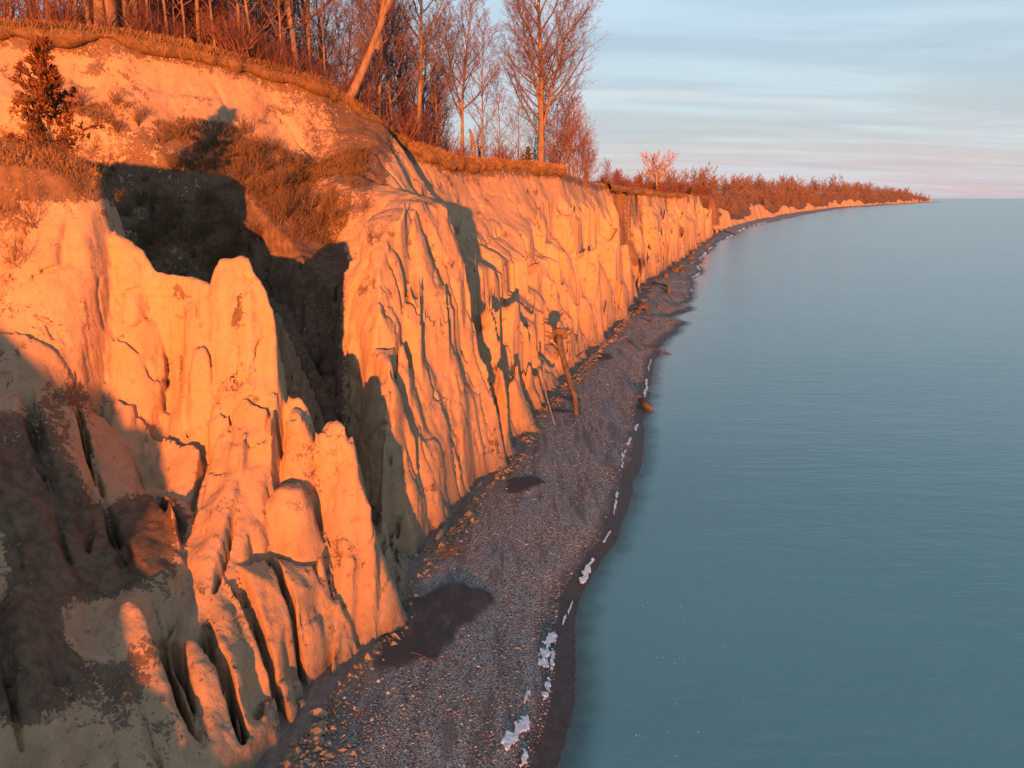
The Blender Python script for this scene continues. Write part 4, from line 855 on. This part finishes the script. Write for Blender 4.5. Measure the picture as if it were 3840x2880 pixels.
b_ = put_shrub(MD_SHRUB[0], 'brown bush hanging over the rim right of the tallest tree', on_rim(2150, -0.1, dz=-0.2), 0, 2.2)
put_shrub(MD_SHRUB[1], 'brown bush at the end of the turf below the leaning sapling', on_rim(2195, 0.0, dz=-0.3), 1.0, 2.0)
put_tree(MD_SLIM[2], 'dark brown bushy tree behind the rim right of the leaning forked trunk', on_rim(1395, 1.0, dz=-0.2), 1.1, 0.5)

# along the second cliff
put_tree(MD_ROUND, 'round-crowned pale bare tree alone on the skyline', on_rim(2462, 3, dz=-0.3), 0.5, 1.5)
put_tree(MD_FARS[0], 'small pale tree right of the round-crowned tree', on_rim(2568, 4, dz=-0.3), 0.9, 0.62)
put_cedar(MD_CEDS[1], 'rusty cedar on the skyline left of the round-crowned tree', on_rim(2398, 2.0, dz=-0.1), 0.5, 1.25)
put_cedar(MD_CEDS[1], 'rusty cedar at the rim below the round-crowned tree', on_rim(2470, 1.5, dz=-0.1), 2.5, 1.0)
for k in range(60):
    u = R5.uniform(2215, 2560); b = R5.uniform(1.5, 22)
    put_shrub(MD_SHRUBR[k % 2], 'reddish scrub bush between the leaning sapling and the round-crowned tree', on_rim(u, b, dz=-0.2), R5.uniform(0, 6.28), R5.uniform(0.9, 1.6), 'reddish scrub on the second bluff')
for k in range(110):
    u = R5.uniform(2260, 2700); b = R5.uniform(4, 30)
    md = R5.choice(MD_FARS + MD_FARB * 2); put_tree(md, 'low %s on the second bluff %s' % ('slender bare tree' if md in MD_FARS else 'bushy bare tree', 'left of the round-crowned tree' if u < 2440 else 'right of the round-crowned tree' if u < 2570 else 'near the end of the second cliff'), on_rim(u, b, dz=-0.3), R5.uniform(0, 6.28), R5.uniform(0.3, 0.58), 'low bare trees on the second bluff')
for k in range(60):                               # overgrown slips of the bluff beyond
    y = R5.uniform(392, 470); off = R5.uniform(3, 24); x = float(base_x(y)) - off; z = ground(x, y)
    put_tree(R5.choice(MD_FARS + MD_FARB * 2), 'bare tree on the overgrown slip at the end of the second cliff', (x, y, z - 0.3), R5.uniform(0, 6.28), R5.uniform(0.45, 0.8), 'bare trees on the overgrown slip')
for k in range(7):
    y = R5.uniform(398, 450); off = R5.uniform(6, 14); x = float(base_x(y)) - off
    put_cedar(MD_CEDS[k % 2], 'dark cedar on the overgrown slip at the end of the second cliff', (x, y, ground(x, y) - 0.2), k, R5.uniform(1.3, 2.2), 'cedars on the overgrown slip')

# the far wood round the bay: one mass
def far_wood():
    rg = np.random.default_rng(3); protos = []
    for i in range(4):
        s = grow(120 + i, 13, [(Z3, UP, 1.0, 1.0)], [dict(n=10, ang=46, len=0.42, up=0.1, wig=0.15, seg=1, shape=(1.1, 0.5), thick=0.02, rmin=0.07), dict(n=12, ang=46, len=0.62, up=0.05, wig=0.2, seg=1, thick=0.03, rmin=0.14)], crook=0.05, clear=0.08, r0=0.2)
        protos.append(join_mix([seg_mesh(s[0][::4], 3), seg_flat(s[1], i + 9), seg_flat(s[2], i)]))
    parts = []; n = 3200
    ys = 440 * (4170 / 440) ** (rg.random(n) ** 0.9)
    for k in range(n):
        y = ys[k]; off = rg.uniform(4, 34 + y * 0.02) if rg.random() < 0.75 else rg.uniform(25, 200)
        z, hb = far_height(np.array([off]), np.array([y])); 
        if z[0] < hb[0] + 0.5: continue
        x = base_x(y) - off * 1.15; v, fs = protos[k % 4]; a = rg.uniform(0, 6.28); s = rg.uniform(0.6, 1.15) * np.interp(y, [470, 700, 1200, 2500], [0.8, 1.15, 1.6, 1.9])
        if rg.random() < 0.45: s *= rg.uniform(0.25, 0.5)
        s *= 0.85 + 0.8 * float(vnoise(y / 45, off / 40, 0.5, 121))
        c, d = math.cos(a) * s, math.sin(a) * s
        parts.append((np.stack([v[:, 0] * c - v[:, 1] * d + x, v[:, 0] * d + v[:, 1] * c + y, v[:, 2] * s + z[0] - 0.3], 1), fs))
    V = []; A = []; B = []; m = 0
    for v, fs in parts: V.append(v); A.append(fs[0] + m); B.append(fs[1] + m); m += len(v)
    return np.concatenate(V), [np.concatenate(A), np.concatenate(B)]
v, q = far_wood(); tag(link_mesh('far_wood', v, q, twig_material('far_twigs', (0.155, 0.105, 0.085), (0.155, 0.105, 0.085))), 'brown leafless wood on the far bluffs round the bay', 'wood', kind='stuff')

# ------------------------------------------------------------------ the hollow below the scarp and growth on the cliffs
ii = pick(m_bowl, 130)
for k, i in enumerate(ii):
    p = fc[i]; sc = R5.uniform(0.55, 1.25)
    put_shrub(MD_SHRUB[k % 4], 'dry brown bramble bush %s' % ('high on the slope just under the bare scarp' if p[2] > 21.5 else 'on the sunlit slope beside the dark hollow' if p[0] > -17.5 else 'down in the dark hollow behind the near fin' if p[2] < 18.5 else 'at the upper edge of the dark hollow'), tuple(p - [0, 0, 0.05]), R5.uniform(0, 6.28), sc, 'bramble bushes in the hollow below the scarp', 'bramble_bush')
def snap(u, v):                                   # the clay surface seen at a photo pixel
    d = np.array(ray(u, v)); d /= np.linalg.norm(d); w = fc - np.array([0, 0, CAMH]); t = w @ d; r = np.linalg.norm(w - t[:, None] * d, axis=1) / np.maximum(t, 1)
    c = np.nonzero((r < 0.004) & (t > 3))[0]
    if not len(c): c = np.argsort(r)[:5]
    return fc[c[np.argmin(t[c])]]
x, y, z = W(195, 560, 38.6)
put_cedar(MD_CEDAR, 'rusty orange cedar on the near shoulder at the left edge', (x, y, ground(x, y) - 0.5), 0.6, 0.95)
MD_BARE = [shrub(130 + i, 1.9, 9, M_BRAMBLE, 0.9, rr=0.011) for i in range(3)]
for k, (u, v, sc, lab) in enumerate([(60, 560, 1.0, 'bare thorny shrub on the near shoulder at the left edge'), (170, 575, 1.1, 'bare thorny shrub in front of the rusty cedar'), (300, 590, 0.9, 'bare thorny shrub right of the rusty cedar'), (400, 620, 0.55, 'thin bare sapling on the tip of the grassy shoulder')]):
    x, y, z = W(u, v, 37.6); put_shrub(MD_BARE[k % 3], lab, (x, y, ground(x, y) - 0.1), k * 1.3, sc)
for k, (u, v, sc, lab) in enumerate([(1400, 900, 0.9, 'wiry bare bush clinging to the face of the big clay buttress'), (1360, 790, 0.8, 'wiry roots and twigs on the brown slope above the buttress'), (1300, 800, 0.6, 'small wiry bush on the brown slope left of the buttress'), (1720, 870, 0.8, 'twiggy bush on the cliff beside the shaded cleft'),
                                 (1900, 880, 0.5, 'small twiggy weed on the cliff right of the cleft'), (100, 850, 0.9, 'tangle of dry stems on the slope at the left edge'), (60, 980, 0.8, 'tangle of dry stems at the edge of the shade on the left'), (300, 720, 0.45, 'wiry weed below the grassy shoulder'), (1430, 470, 0.7, 'bush below the turf where the scarp runs down')]):
    p = snap(u, v); put_shrub(MD_BARE[k % 3], lab, tuple(p), k * 1.1, sc).rotation_euler = (0.5, 0.3, k * 1.1)
for k in range(26):
    y = R5.uniform(152, 200); 
    off = R5.uniform(5, 12); x = float(base_x(y)) - off
    put_shrub(MD_SHRUB[k % 4], 'brown scrub on the earth slip between the two cliffs', (x, y, ground(x, y) - 0.1), R5.uniform(0, 6), R5.uniform(0.8, 1.5), 'scrub on the earth slip between the two cliffs')

# ------------------------------------------------------------------ shingle, driftwood, ice, the walker
def beach_h(x, y): return float(beach_z(np.array([x - float(shore_x(y))]), None)[0])
def beach_at(u, v):
    z = 0.6
    for _ in range(4): p = G(u, v, z); z = beach_h(p[0], p[1])
    return np.array([p[0], p[1], z])
n = 54000
py = 17 + (190 - 17) * rng.random(n) ** 2.3; bx, sx = base_x(py), shore_x(py); fr = rng.random(n) ** 0.8
px_ = bx + 0.2 + (sx - 0.9 - bx - 0.2) * fr
dens = fbm(px_ / 1.7, py / 5, 0 * px_, 2, 131) + np.interp(px_ - bx, [0, 1.2, 3.0], [-0.5, -0.2, 0.35])
keep = (dens > rng.uniform(-0.5, 0.35, n)) & (fan_mask(px_, py) < rng.uniform(0.02, 1.3, n)); px_ = px_[keep]; py = py[keep]; n = len(px_)
pz = beach_z(px_ - shore_x(py), None)
sz = np.exp(rng.normal(math.log(0.027), 0.42, n)); sz = np.minimum(sz * np.interp(py, [18, 45, 78, 190], [1, 1.25, 1.7, 2.6]), 0.2)
octv = np.array([(1, 0, 0), (0, 1, 0), (-1, 0, 0), (0, -1, 0), (0, 0, 1), (0, 0, -1)], float); octf = np.array([(0, 1, 4), (1, 2, 4), (2, 3, 4), (3, 0, 4), (1, 0, 5), (2, 1, 5), (3, 2, 5), (0, 3, 5)])
a = rng.uniform(0, 6.28, n); sx_, sy_, sz_ = sz * rng.uniform(0.8, 1.5, n), sz * rng.uniform(0.7, 1.1, n), sz * rng.uniform(0.14, 0.30, n)
L = octv[None] * np.stack([sx_, sy_, sz_], 1)[:, None] * rng.uniform(0.8, 1.15, (n, 6, 1))
V = np.stack([L[..., 0] * np.cos(a)[:, None] - L[..., 1] * np.sin(a)[:, None] + px_[:, None], L[..., 0] * np.sin(a)[:, None] + L[..., 1] * np.cos(a)[:, None] + py[:, None], L[..., 2] + pz[:, None] + 0.012], -1)
b = NB('pebbles'); tone = b.attr('tone'); ramp = b.n('ShaderNodeValToRGB'); b.put(ramp.inputs[0], tone); ramp.color_ramp.interpolation = 'CONSTANT'
stops = [(0, (0.22, 0.212, 0.21)), (0.2, (0.30, 0.29, 0.285)), (0.42, (0.39, 0.38, 0.37)), (0.6, (0.49, 0.475, 0.46)), (0.72, (0.31, 0.26, 0.23)), (0.82, (0.40, 0.36, 0.32)), (0.93, (0.48, 0.46, 0.44)), (0.985, (0.62, 0.61, 0.58))]
e = ramp.color_ramp.elements
while len(e) < len(stops): e.new(0.5)
for q, (pp, c) in zip(e, stops): q.position = pp; q.color = (*c, 1)
M_PEB = b.out(ramp.outputs[0], 0.7, None, 0.35)
o = link_mesh('pebbles', V.reshape(-1, 3), (octf[None] + (np.arange(n) * 6)[:, None, None]).reshape(-1, 3), M_PEB, smooth=True, attrs={'tone': np.repeat(rng.random(n), 6)})
tag(o, 'grey and white pebbles scattered over the beach', 'pebbles', kind='stuff')

def rock_mesh(seed, sx=1, sy=1, sz=1, mat=None, rough=0.25, blocky=0.0, n=10):
    th = np.linspace(0, math.pi, n); ph = np.linspace(0, 2 * math.pi, 2 * n, endpoint=False)
    T, Pp = np.meshgrid(th, ph, indexing='ij'); D = np.stack([np.sin(T) * np.cos(Pp), np.sin(T) * np.sin(Pp), np.cos(T)], -1)
    p = 2 + blocky * 6; r = (np.abs(D) ** p).sum(-1) ** (-1 / p)
    r = r * (1 + rough * vnoise(D[..., 0] * 1.7 + seed, D[..., 1] * 1.7, D[..., 2] * 1.7, seed) + rough * 0.5 * vnoise(D[..., 0] * 4 + seed, D[..., 1] * 4, D[..., 2] * 4, seed + 1))
    V = (D * r[..., None] * np.array([sx, sy, sz])).reshape(-1, 3); m = 2 * n
    Q = np.concatenate([np.stack([i * m + np.arange(m), (i + 1) * m + np.arange(m), (i + 1) * m + (np.arange(m) + 1) % m, i * m + (np.arange(m) + 1) % m], 1) for i in range(n - 1)])
    o = link_mesh('r', V, Q, mat); me = o.data; bpy.data.objects.remove(o); return me
def single(name, me, label, cat, loc, rz=0, sc=1.0, group=None):
    o = bpy.data.objects.new(name, me); COL.objects.link(o); o.location = loc; o.rotation_euler = (0, 0, rz); o.scale = (sc, sc, sc) if not isinstance(sc, tuple) else sc
    return tag(o, label, cat, group)
b = NB('beach_stone'); M_STONE = b.out(b.mix(b.rnd(), (0.52, 0.50, 0.47), (0.30, 0.29, 0.285)), 0.7, b.bump(b.noise(b.obj(), 6, 3), 0.4, 0.02), 0.3)
STONE = [rock_mesh(3 + i, 0.1, 0.075, 0.055, M_STONE, 0.25, 0.1, 7) for i in range(3)]
for k, (u, v) in enumerate([(1130, 2845), (1180, 2760), (1235, 2790), (1290, 2620), (1330, 2655), (1395, 2510), (1420, 2555), (1455, 2600), (1270, 2560), (1220, 2680), (1560, 2085), (1750, 1995), (1780, 1960), (1730, 2030), (1590, 2150), (1640, 2120), (1900, 1835), (1515, 2660), (1395, 2700), (1160, 2870)]):
    single('beach_stone', STONE[k % 3], 'pale stone on the dark sand by the near cliff foot', 'stone', tuple(beach_at(u, v) + [0, 0, 0.03]), k * 1.3, R5.uniform(0.45, 1.0), 'pale stones on the dark sand')

def log_mesh(pts, rad, k=9, mat=None):
    v, q = polytube(pts, rad, k); rm = np.max(rad); v = v + (rm * 0.3 * np.stack([vnoise(v[:, 0] / rm / 1.5, v[:, 1] / rm / 1.5, v[:, 2] / rm / 1.5, 160 + i) for i in range(3)], 1) if rm > 0.15 else 0); o = link_mesh('l', v, fix_tri(q), mat or M_DRIFT); me = o.data; bpy.data.objects.remove(o); return me
def bent(a, b, n=8, sag=0.06, seed=0):
    a = np.array(a, float); b = np.array(b, float); t = np.linspace(0, 1, n)[:, None]; L = np.linalg.norm(b - a); R = np.random.default_rng(seed)
    off = np.stack([vnoise(t[:, 0] * 2.2 + seed, 0.5, 0.5, 141), vnoise(t[:, 0] * 2.2 + seed, 3.5, 0.5, 142), vnoise(t[:, 0] * 2.2 + seed, 6.5, 0.5, 143) * 0.5], 1)
    return a + (b - a) * t + off * L * sag * np.sin(t * math.pi)
# the big log leaning on the cliff with its root plate in the air
A = beach_at(2163, 1556); B = W(2095, 1262, 75.5)
lg = thing('driftwood_log', 'big driftwood log propped against the cliff, roots in the air', 'log', tuple(A))
pts = bent(A - [0, 0, 0.2], B, 9, 0.05, 2) - A
part('trunk', log_mesh(pts, np.interp(np.linspace(0, 1, 9), [0, 0.6, 0.85, 1], [0.21, 0.26, 0.31, 0.45]), 10), lg)
Bc = pts[-1]; rp = rock_mesh(77, 0.4, 0.62, 0.72, M_DRIFT, 0.9, 0.0, 14); ro = part('root_plate', rp, lg); ro.location = Bc + (pts[-1] - pts[-2]) * 0.15; ro.rotation_euler = Vector(pts[-1] - pts[-3]).to_track_quat('X', 'Z').to_euler()
for k in range(12):
    an = k * 0.9; d = np.array([math.cos(an) * 1.25, -0.25 + 0.4 * math.sin(k), 0.5 * math.sin(an) + 0.35])
    part('root', log_mesh(bent(Bc, Bc + d * (0.9 + 0.4 * math.sin(k * 2.1)), 6, 0.2, k), np.linspace(0.16, 0.035, 6), 6), lg)
A = beach_at(2082, 1594); B = W(2036, 1352, 72.0)
single('dead_sapling', log_mesh(bent(A - [0, 0, 0.1], B, 8, 0.05, 5) - A, np.linspace(0.05, 0.11, 8), 6, M_PALEBARK), 'thin pale dead stem leaning on the cliff beside the big log', 'stick', tuple(A))
LOGS = [((2447, 1062), (2512, 1104), 0.32, 'driftwood log with a stump end across the upper beach beyond the big log'), ((2390, 1090), (2436, 1082), 0.28, 'driftwood log tight against the cliff foot left of the stump-ended log'), ((2563, 1010), (2588, 1013), 0.22, 'short driftwood log beside the fallen clay blocks'), ((2714, 869), (2764, 884), 0.4, 'long pale driftwood log lying on the beach past the walker'), ((2735, 867), (2790, 876), 0.3, 'thin pale driftwood log beyond the long one past the walker'),
        ((2404, 1193), (2445, 1211), 0.11, 'dark stick on the shingle below the round clay boulders'), ((2356, 1281), (2383, 1294), 0.12, 'small reddish stick in the middle of the shingle'), ((2414, 1297), (2522, 1335), 0.10, 'long stick reaching from the shingle into the water'), ((1530, 2444), (1632, 2486), 0.035, 'curved pale stick at the edge of the dark mud fan'), ((2030, 1545), (2100, 1560), 0.05, 'twig in the shadow below the leaning log'), ((1340, 2700), (1395, 2640), 0.02, 'thin pale twig on the sand near the bottom')]
for k, (a, b_, r, lab) in enumerate(LOGS):
    A = beach_at(*a); B = beach_at(*b_); up = np.array([0, 0, r * 0.7]); single('driftwood_log' if r > 0.15 else 'stick', log_mesh(bent(A + up, B + up * 1.4, 8, 0.10, 20 + k) - A, np.linspace(r * 0.55, r, 8), 8), lab, 'log' if r > 0.15 else 'stick', tuple(A))
# stump stranded at the water's edge
A = beach_at(2404, 1516); B = beach_at(2446, 1546); st = thing('driftwood_stump', 'broken golden stump stranded at the waterline', 'stump', tuple(A))
part('trunk', log_mesh(np.array([A + [0, 0, 0.45], (A + B) / 2 + [0, 0, 0.35], B + [0, 0, 0.12]]) - A, [0.30, 0.34, 0.14], 9), st)
for k in range(4):
    d = np.array([-0.55 + 0.2 * k, 0.35 - 0.2 * k, 0.35 + 0.12 * (k % 2)]); part('root', log_mesh(bent([0, 0, 0.45], np.array([0, 0, 0.45]) + d, 5, 0.2, k), np.linspace(0.12, 0.03, 5), 6), st)
# fallen blocks of clay
BLOCK = [rock_mesh(40 + i, 1, 0.8, 0.75, None, 0.3, 0.5, 9) for i in range(3)]
b = NB('clay_block'); M_BLOCK = b.out(b.mix(b.mr(b.noise(b.obj(), 2, 4), 0.3, 0.7), (0.18, 0.14, 0.10), (0.11, 0.085, 0.06)), 0.95, b.bump(b.noise(b.obj(), 4, 4), 0.6, 0.08), 0.1)
for m in BLOCK: m.materials.append(M_BLOCK)
for k, (u, v, s, lab) in enumerate([(2412, 1160, 0.85, 'largest round clay boulder at the cliff foot'), (2392, 1176, 0.6, 'clay boulder left of the largest one'), (2428, 1178, 0.45, 'small clay boulder right of the largest one'), (2385, 1166, 0.5, 'dark clay boulder against the cliff beside the largest one'), (2553, 1003, 1.0, 'clay block fallen beside the short driftwood log'), (2533, 1018, 1.1, 'clay block nearest the cliff before the short driftwood log'), (2558, 1022, 0.6, 'small clay block seaward of the fallen blocks'), (2497, 1040, 0.9, 'upright clay block at the foot of the second cliff'), (2592, 970, 1.0, 'stump-like clay lump on the beach before the walker'), (2592, 989, 0.7, 'dark lump on the beach nearest the fallen blocks'), (2598, 950, 0.9, 'low lump by the cliff foot level with the walker'), (2622, 922, 1.0, 'pile of clay at the cliff foot behind the walker'), (2652, 922, 0.9, 'yellowish clay mound on the beach behind the walker'), (2468, 1152, 0.4, 'little clay lump in the middle of the beach by the boulders')]):
    single('clay_block', BLOCK[k % 3], lab, 'clay block', tuple(beach_at(u, v) + [0, 0, 0.25 * s]), k * 1.1, s, 'fallen clay blocks on the beach')
# crumbs of clay lying on the near slope and along the foot of the cliffs
def crumbs(name, P, size, mat, label, seed):
    rg = np.random.default_rng(seed); n = len(P); a = rg.uniform(0, 6.28, n); L = octv[None] * (size[:, None] * rg.uniform(0.7, 1.3, (n, 3)))[:, None] * rg.uniform(0.75, 1.2, (n, 6, 1)); L[..., 2] *= 0.7
    V = np.stack([L[..., 0] * np.cos(a)[:, None] - L[..., 1] * np.sin(a)[:, None], L[..., 0] * np.sin(a)[:, None] + L[..., 1] * np.cos(a)[:, None], L[..., 2]], -1) + P[:, None]
    return tag(link_mesh(name, V.reshape(-1, 3), (octf[None] + (np.arange(n) * 6)[:, None, None]).reshape(-1, 3), mat, smooth=False, attrs={'tone': np.repeat(rg.random(n), 6)}), label, 'clay crumbs', kind='stuff')
b = NB('clay_crumbs'); M_CRUMB = b.out(b.mix(b.attr('tone'), (0.38, 0.265, 0.17), (0.20, 0.14, 0.095)), 0.95, None, 0.1)
n = 9000; cy = 19 + (150 - 19) * rng.random(n) ** 1.8; cx = base_x(cy) + 0.35 + np.abs(rng.normal(0, 0.55, n)) * (0.6 + 0.8 * np.clip(vnoise(cy / 5, 0.5, 0.5, 172) + 0.3, 0, 1)); kp = vnoise(cy / 3, 0.5, 5.5, 173) > rng.uniform(-0.9, 0.5, n); cx, cy = cx[kp], cy[kp]
crumbs('clay_crumbs', np.stack([cx, cy, beach_z(cx - shore_x(cy), None) + 0.02], 1), np.minimum(np.exp(rng.normal(math.log(0.055), 0.6, len(cx))) * np.interp(cy, [20, 60, 150], [1, 1.3, 2.2]), 0.4), M_CRUMB, 'fallen clay crumbs along the foot of the cliffs', 2)
# brushwood washed up under the buttress
A = beach_at(1640, 2075); t = thing('brushwood_heap', 'heap of washed-up brushwood at the foot of the big buttress', 'brushwood', tuple(A))
for k in range(22):
    a_ = np.array([R5.uniform(-1.3, 1.3), R5.uniform(-0.9, 0.9), R5.uniform(0, 0.12)]); d = np.array([R5.uniform(0.4, 1.3), R5.uniform(-0.2, 0.9), R5.uniform(0.0, 0.45)]) * R5.choice((-1, 1)); d[2] = abs(d[2])
    part('branch', log_mesh(bent(a_, a_ + d, 5, 0.2, k), np.linspace(0.028, 0.008, 5), 4, M_BRAMBLE if k % 2 else M_DRIFT), t)
A = beach_at(1355, 2690); put_shrub(MD_BARE[1], 'small tuft of dead reeds on the sand near the bottom', tuple(A), 0, 0.28)

# ice washed up along the waterline
b = NB('shore_ice'); M_ICE = b.out(b.mix(b.mr(b.noise(b.pos(), 5, 3), 0.35, 0.65), (0.78, 0.82, 0.86), (0.55, 0.60, 0.65)), 0.45, b.bump(b.noise(b.pos(), 9, 4), 0.7, 0.05), 0.4)
def ice(seed, A, B, w):
    """ragged low crust of ice from A to B, with torn edges and holes"""
    n = 70; m = 22; t = np.linspace(0, 1, n)[:, None]; s = np.linspace(-1, 1, m)[None]; d = B[:2] - A[:2]; L = np.linalg.norm(d); d = d / L; nrm = np.array([d[1], -d[0]]); w = w * 0.8
    X = A[0] + d[0] * L * t + nrm[0] * w * s; Y = A[1] + d[1] * L * t + nrm[1] * w * s
    wig = 0.5 * w * vnoise(t * L / max(0.9, L / 3), 2.5, 0.5, seed + 1); X = X + nrm[0] * wig; Y = Y + nrm[1] * wig
    f = w * 0.75; nz = fbm(X / f, Y / (f * max(1.6, L / w / 7)), 0 * X, 4, seed); mask = 0.50 - np.abs(s) * 0.85 - np.abs(2 * t - 1) ** 4 * 0.55 + 1.25 * nz
    g = np.clip(w / 0.5, 0.35, 1.5) * 0.3; lump = fbm(X / g, Y / g, 0 * X, 3, seed + 2)
    bz = beach_z(X - shore_x(Y), None)
    Z = bz + np.clip(mask * 0.5, -0.02, 0.07) + 0.035 * lump * np.clip(mask * 4, 0, 1)
    Q = grid_faces(n, m); ok = (mask.ravel()[Q] > 0).sum(1) >= 3; Q = Q[ok]; uq = np.unique(Q); re = np.full(n * m, -1); re[uq] = np.arange(len(uq))
    return link_mesh('shore_ice', np.stack([X, Y, Z], -1).reshape(-1, 3)[uq], re[Q], M_ICE)
ICE = [((2318, 1835), (2302, 1935), 0.16, 'white ice sliver at the waterline past the near gravel'), ((2225, 2095), (2180, 2195), 0.34, 'broad broken ice patch at the waterline level with the near fin'), ((2330, 1760), (2345, 1690), 0.22, 'ice patch at the waterline left of the dark wet strip'), ((2290, 1990), (2262, 2040), 0.10, 'tiny ice crumb below the ice sliver'), ((2150, 2250), (2105, 2350), 0.09, 'thin broken ice line between two broad patches'), ((2080, 2365), (2015, 2520), 0.36, 'long ice patch high on the wet strip'), ((2075, 2430), (2065, 2520), 0.16, 'narrow ice patch seaward of the long one'), ((2058, 2545), (2030, 2650), 0.24, 'bright ice wedge nearest the water'), ((1985, 2590), (1965, 2640), 0.12, 'small ice patch landward of the bright wedge'), ((1965, 2680), (1885, 2830), 0.46, 'largest ice patch near the bottom edge'), ((1975, 2790), (1955, 2880), 0.22, 'ice patch at the bottom edge right of the largest'),
       ((2440, 1345), (2432, 1392), 0.20, 'ice strip on the wet strip just before the long stick'), ((2428, 1420), (2418, 1490), 0.26, 'ice strip above the waterline stump'), ((2392, 1590), (2380, 1615), 0.2, 'ice crumb below the waterline stump'), ((2365, 1640), (2352, 1670), 0.2, 'ice crumb second below the waterline stump')]
for k, (a, b_, w, lab) in enumerate(ICE): tag(ice(150 + 5 * k, beach_at(*a), beach_at(*b_), w), lab, 'ice', 'ice along the waterline')
ys = [(148, 152), (172, 178), (203, 216), (222, 243), (262, 300), (308, 338), (345, 392), (400, 470), (480, 560), (575, 680)]
for k, (a, b_) in enumerate(ys):
    A = np.array([float(shore_x(a)) - 0.5, a, 0]); B = np.array([float(shore_x(b_)) - 0.5, b_, 0]); w = 0.35 + (b_ - a) * 0.012
    tag(ice(230 + 5 * k, A, B, w), 'white line of ice along the distant waterline, %s from the viewer' % ORD[k], 'ice', 'ice along the distant waterline')
# flecks of foam adrift: uncountable
n = 150; fy = rng.uniform(20, 52, n); fx = shore_x(fy) + np.interp(fy, [20, 52], [3.2, 6.0]) + rng.normal(0, 1.0, n); a = rng.uniform(0, 6.28, n); s = rng.uniform(0.015, 0.06, n)
pent = np.array([(1, 0), (0.3, 0.5), (-0.8, 0.35), (-0.9, -0.3), (0.2, -0.45)]); V = np.stack([fx[:, None] + s[:, None] * (pent[None, :, 0] * np.cos(a)[:, None] - pent[None, :, 1] * np.sin(a)[:, None]), fy[:, None] + s[:, None] * (pent[None, :, 0] * np.sin(a)[:, None] + pent[None, :, 1] * np.cos(a)[:, None]), np.full((n, 5), 0.012)], -1)
tag(link_mesh('foam_flecks', V.reshape(-1, 3), np.arange(n * 5).reshape(-1, 5), M_ICE), 'tiny white foam flecks drifting on the near water', 'foam', kind='stuff')

# ------------------------------------------------------------------ the walker on the beach
def person(loc, rz):
    p = thing('person', 'distant person in dark clothes walking on the beach near the waterline', 'person', loc, rz)
    def skin(name, J, E, mat, root=0):
        me = bpy.data.meshes.new(name); me.from_pydata([j[:3] for j in J], E, []); o = bpy.data.objects.new(name, me); COL.objects.link(o); o.parent = p
        sk = o.modifiers.new('skin', 'SKIN'); sk.use_smooth_shade = True; sb = o.modifiers.new('sub', 'SUBSURF'); sb.levels = 1; sb.render_levels = 2
        for i, j in enumerate(J): me.skin_vertices[0].data[i].radius = (j[3], j[4] if len(j) > 4 else j[3]); me.skin_vertices[0].data[i].use_root = i == root
        me.materials.append(mat); return o
    b = NB('skin'); ms = b.out((0.45, 0.27, 0.20), 0.6); b = NB('dark_jacket'); mj = b.out((0.035, 0.02, 0.024), 0.85); b = NB('dark_trousers'); mt = b.out((0.018, 0.018, 0.024), 0.9); b = NB('hair'); mh = b.out((0.03, 0.02, 0.015), 0.8)
    # body: pelvis, legs mid-stride, spine, neck, head, arms with hands
    J = [(0, 0, 0.95, .15, .11), (0, 0.01, 1.15, .14, .10), (0, 0.01, 1.38, .17, .11), (0, 0.02, 1.50, .065), (0, 0.03, 1.58, .07), (0, 0.045, 1.66, .085, .10), (0, 0.04, 1.74, .06, .07),
         (-.10, 0, .90, .09), (-.11, .12, .52, .065), (-.11, .10, .10, .045), (-.11, .22, .045, .045, .035), (.10, 0, .90, .09), (.11, -.02, .50, .065), (.11, -.20, .13, .045), (.11, -.10, .045, .045, .035),
         (-.19, .01, 1.42, .06), (-.25, -.05, 1.15, .045), (-.25, .04, .92, .032), (-.25, .09, .83, .035, .02), (.19, .01, 1.42, .06), (.25, .06, 1.15, .045), (.24, .17, .94, .032), (.24, .22, .86, .035, .02)]
    E = [(0, 1), (1, 2), (2, 3), (3, 4), (4, 5), (5, 6), (0, 7), (7, 8), (8, 9), (9, 10), (0, 11), (11, 12), (12, 13), (13, 14), (2, 15), (15, 16), (16, 17), (17, 18), (2, 19), (19, 20), (20, 21), (21, 22)]
    skin('body', J, E, ms)
    g = lambda i, k: (*J[i][:3], J[i][3] * k, (J[i][4] if len(J[i]) > 4 else J[i][3]) * k)
    skin('jacket', [g(0, 1.2), g(1, 1.22), g(2, 1.15), g(3, 1.15), g(15, 1.25), g(16, 1.3), g(17, 1.35), g(19, 1.25), g(20, 1.3), g(21, 1.35)], [(0, 1), (1, 2), (2, 3), (2, 4), (4, 5), (5, 6), (2, 7), (7, 8), (8, 9)], mj)
    skin('trousers', [g(0, 1.12), g(7, 1.2), g(8, 1.25), g(9, 1.4), g(11, 1.2), g(12, 1.25), g(13, 1.4)], [(0, 1), (1, 2), (2, 3), (0, 4), (4, 5), (5, 6)], mt)
    h = part('hair', rock_mesh(5, 0.095, 0.11, 0.09, mh, 0.1, 0, 7), p); h.location = (0, 0.02, 1.72)
    return p
person(tuple(beach_at(2653, 942)), math.radians(200))
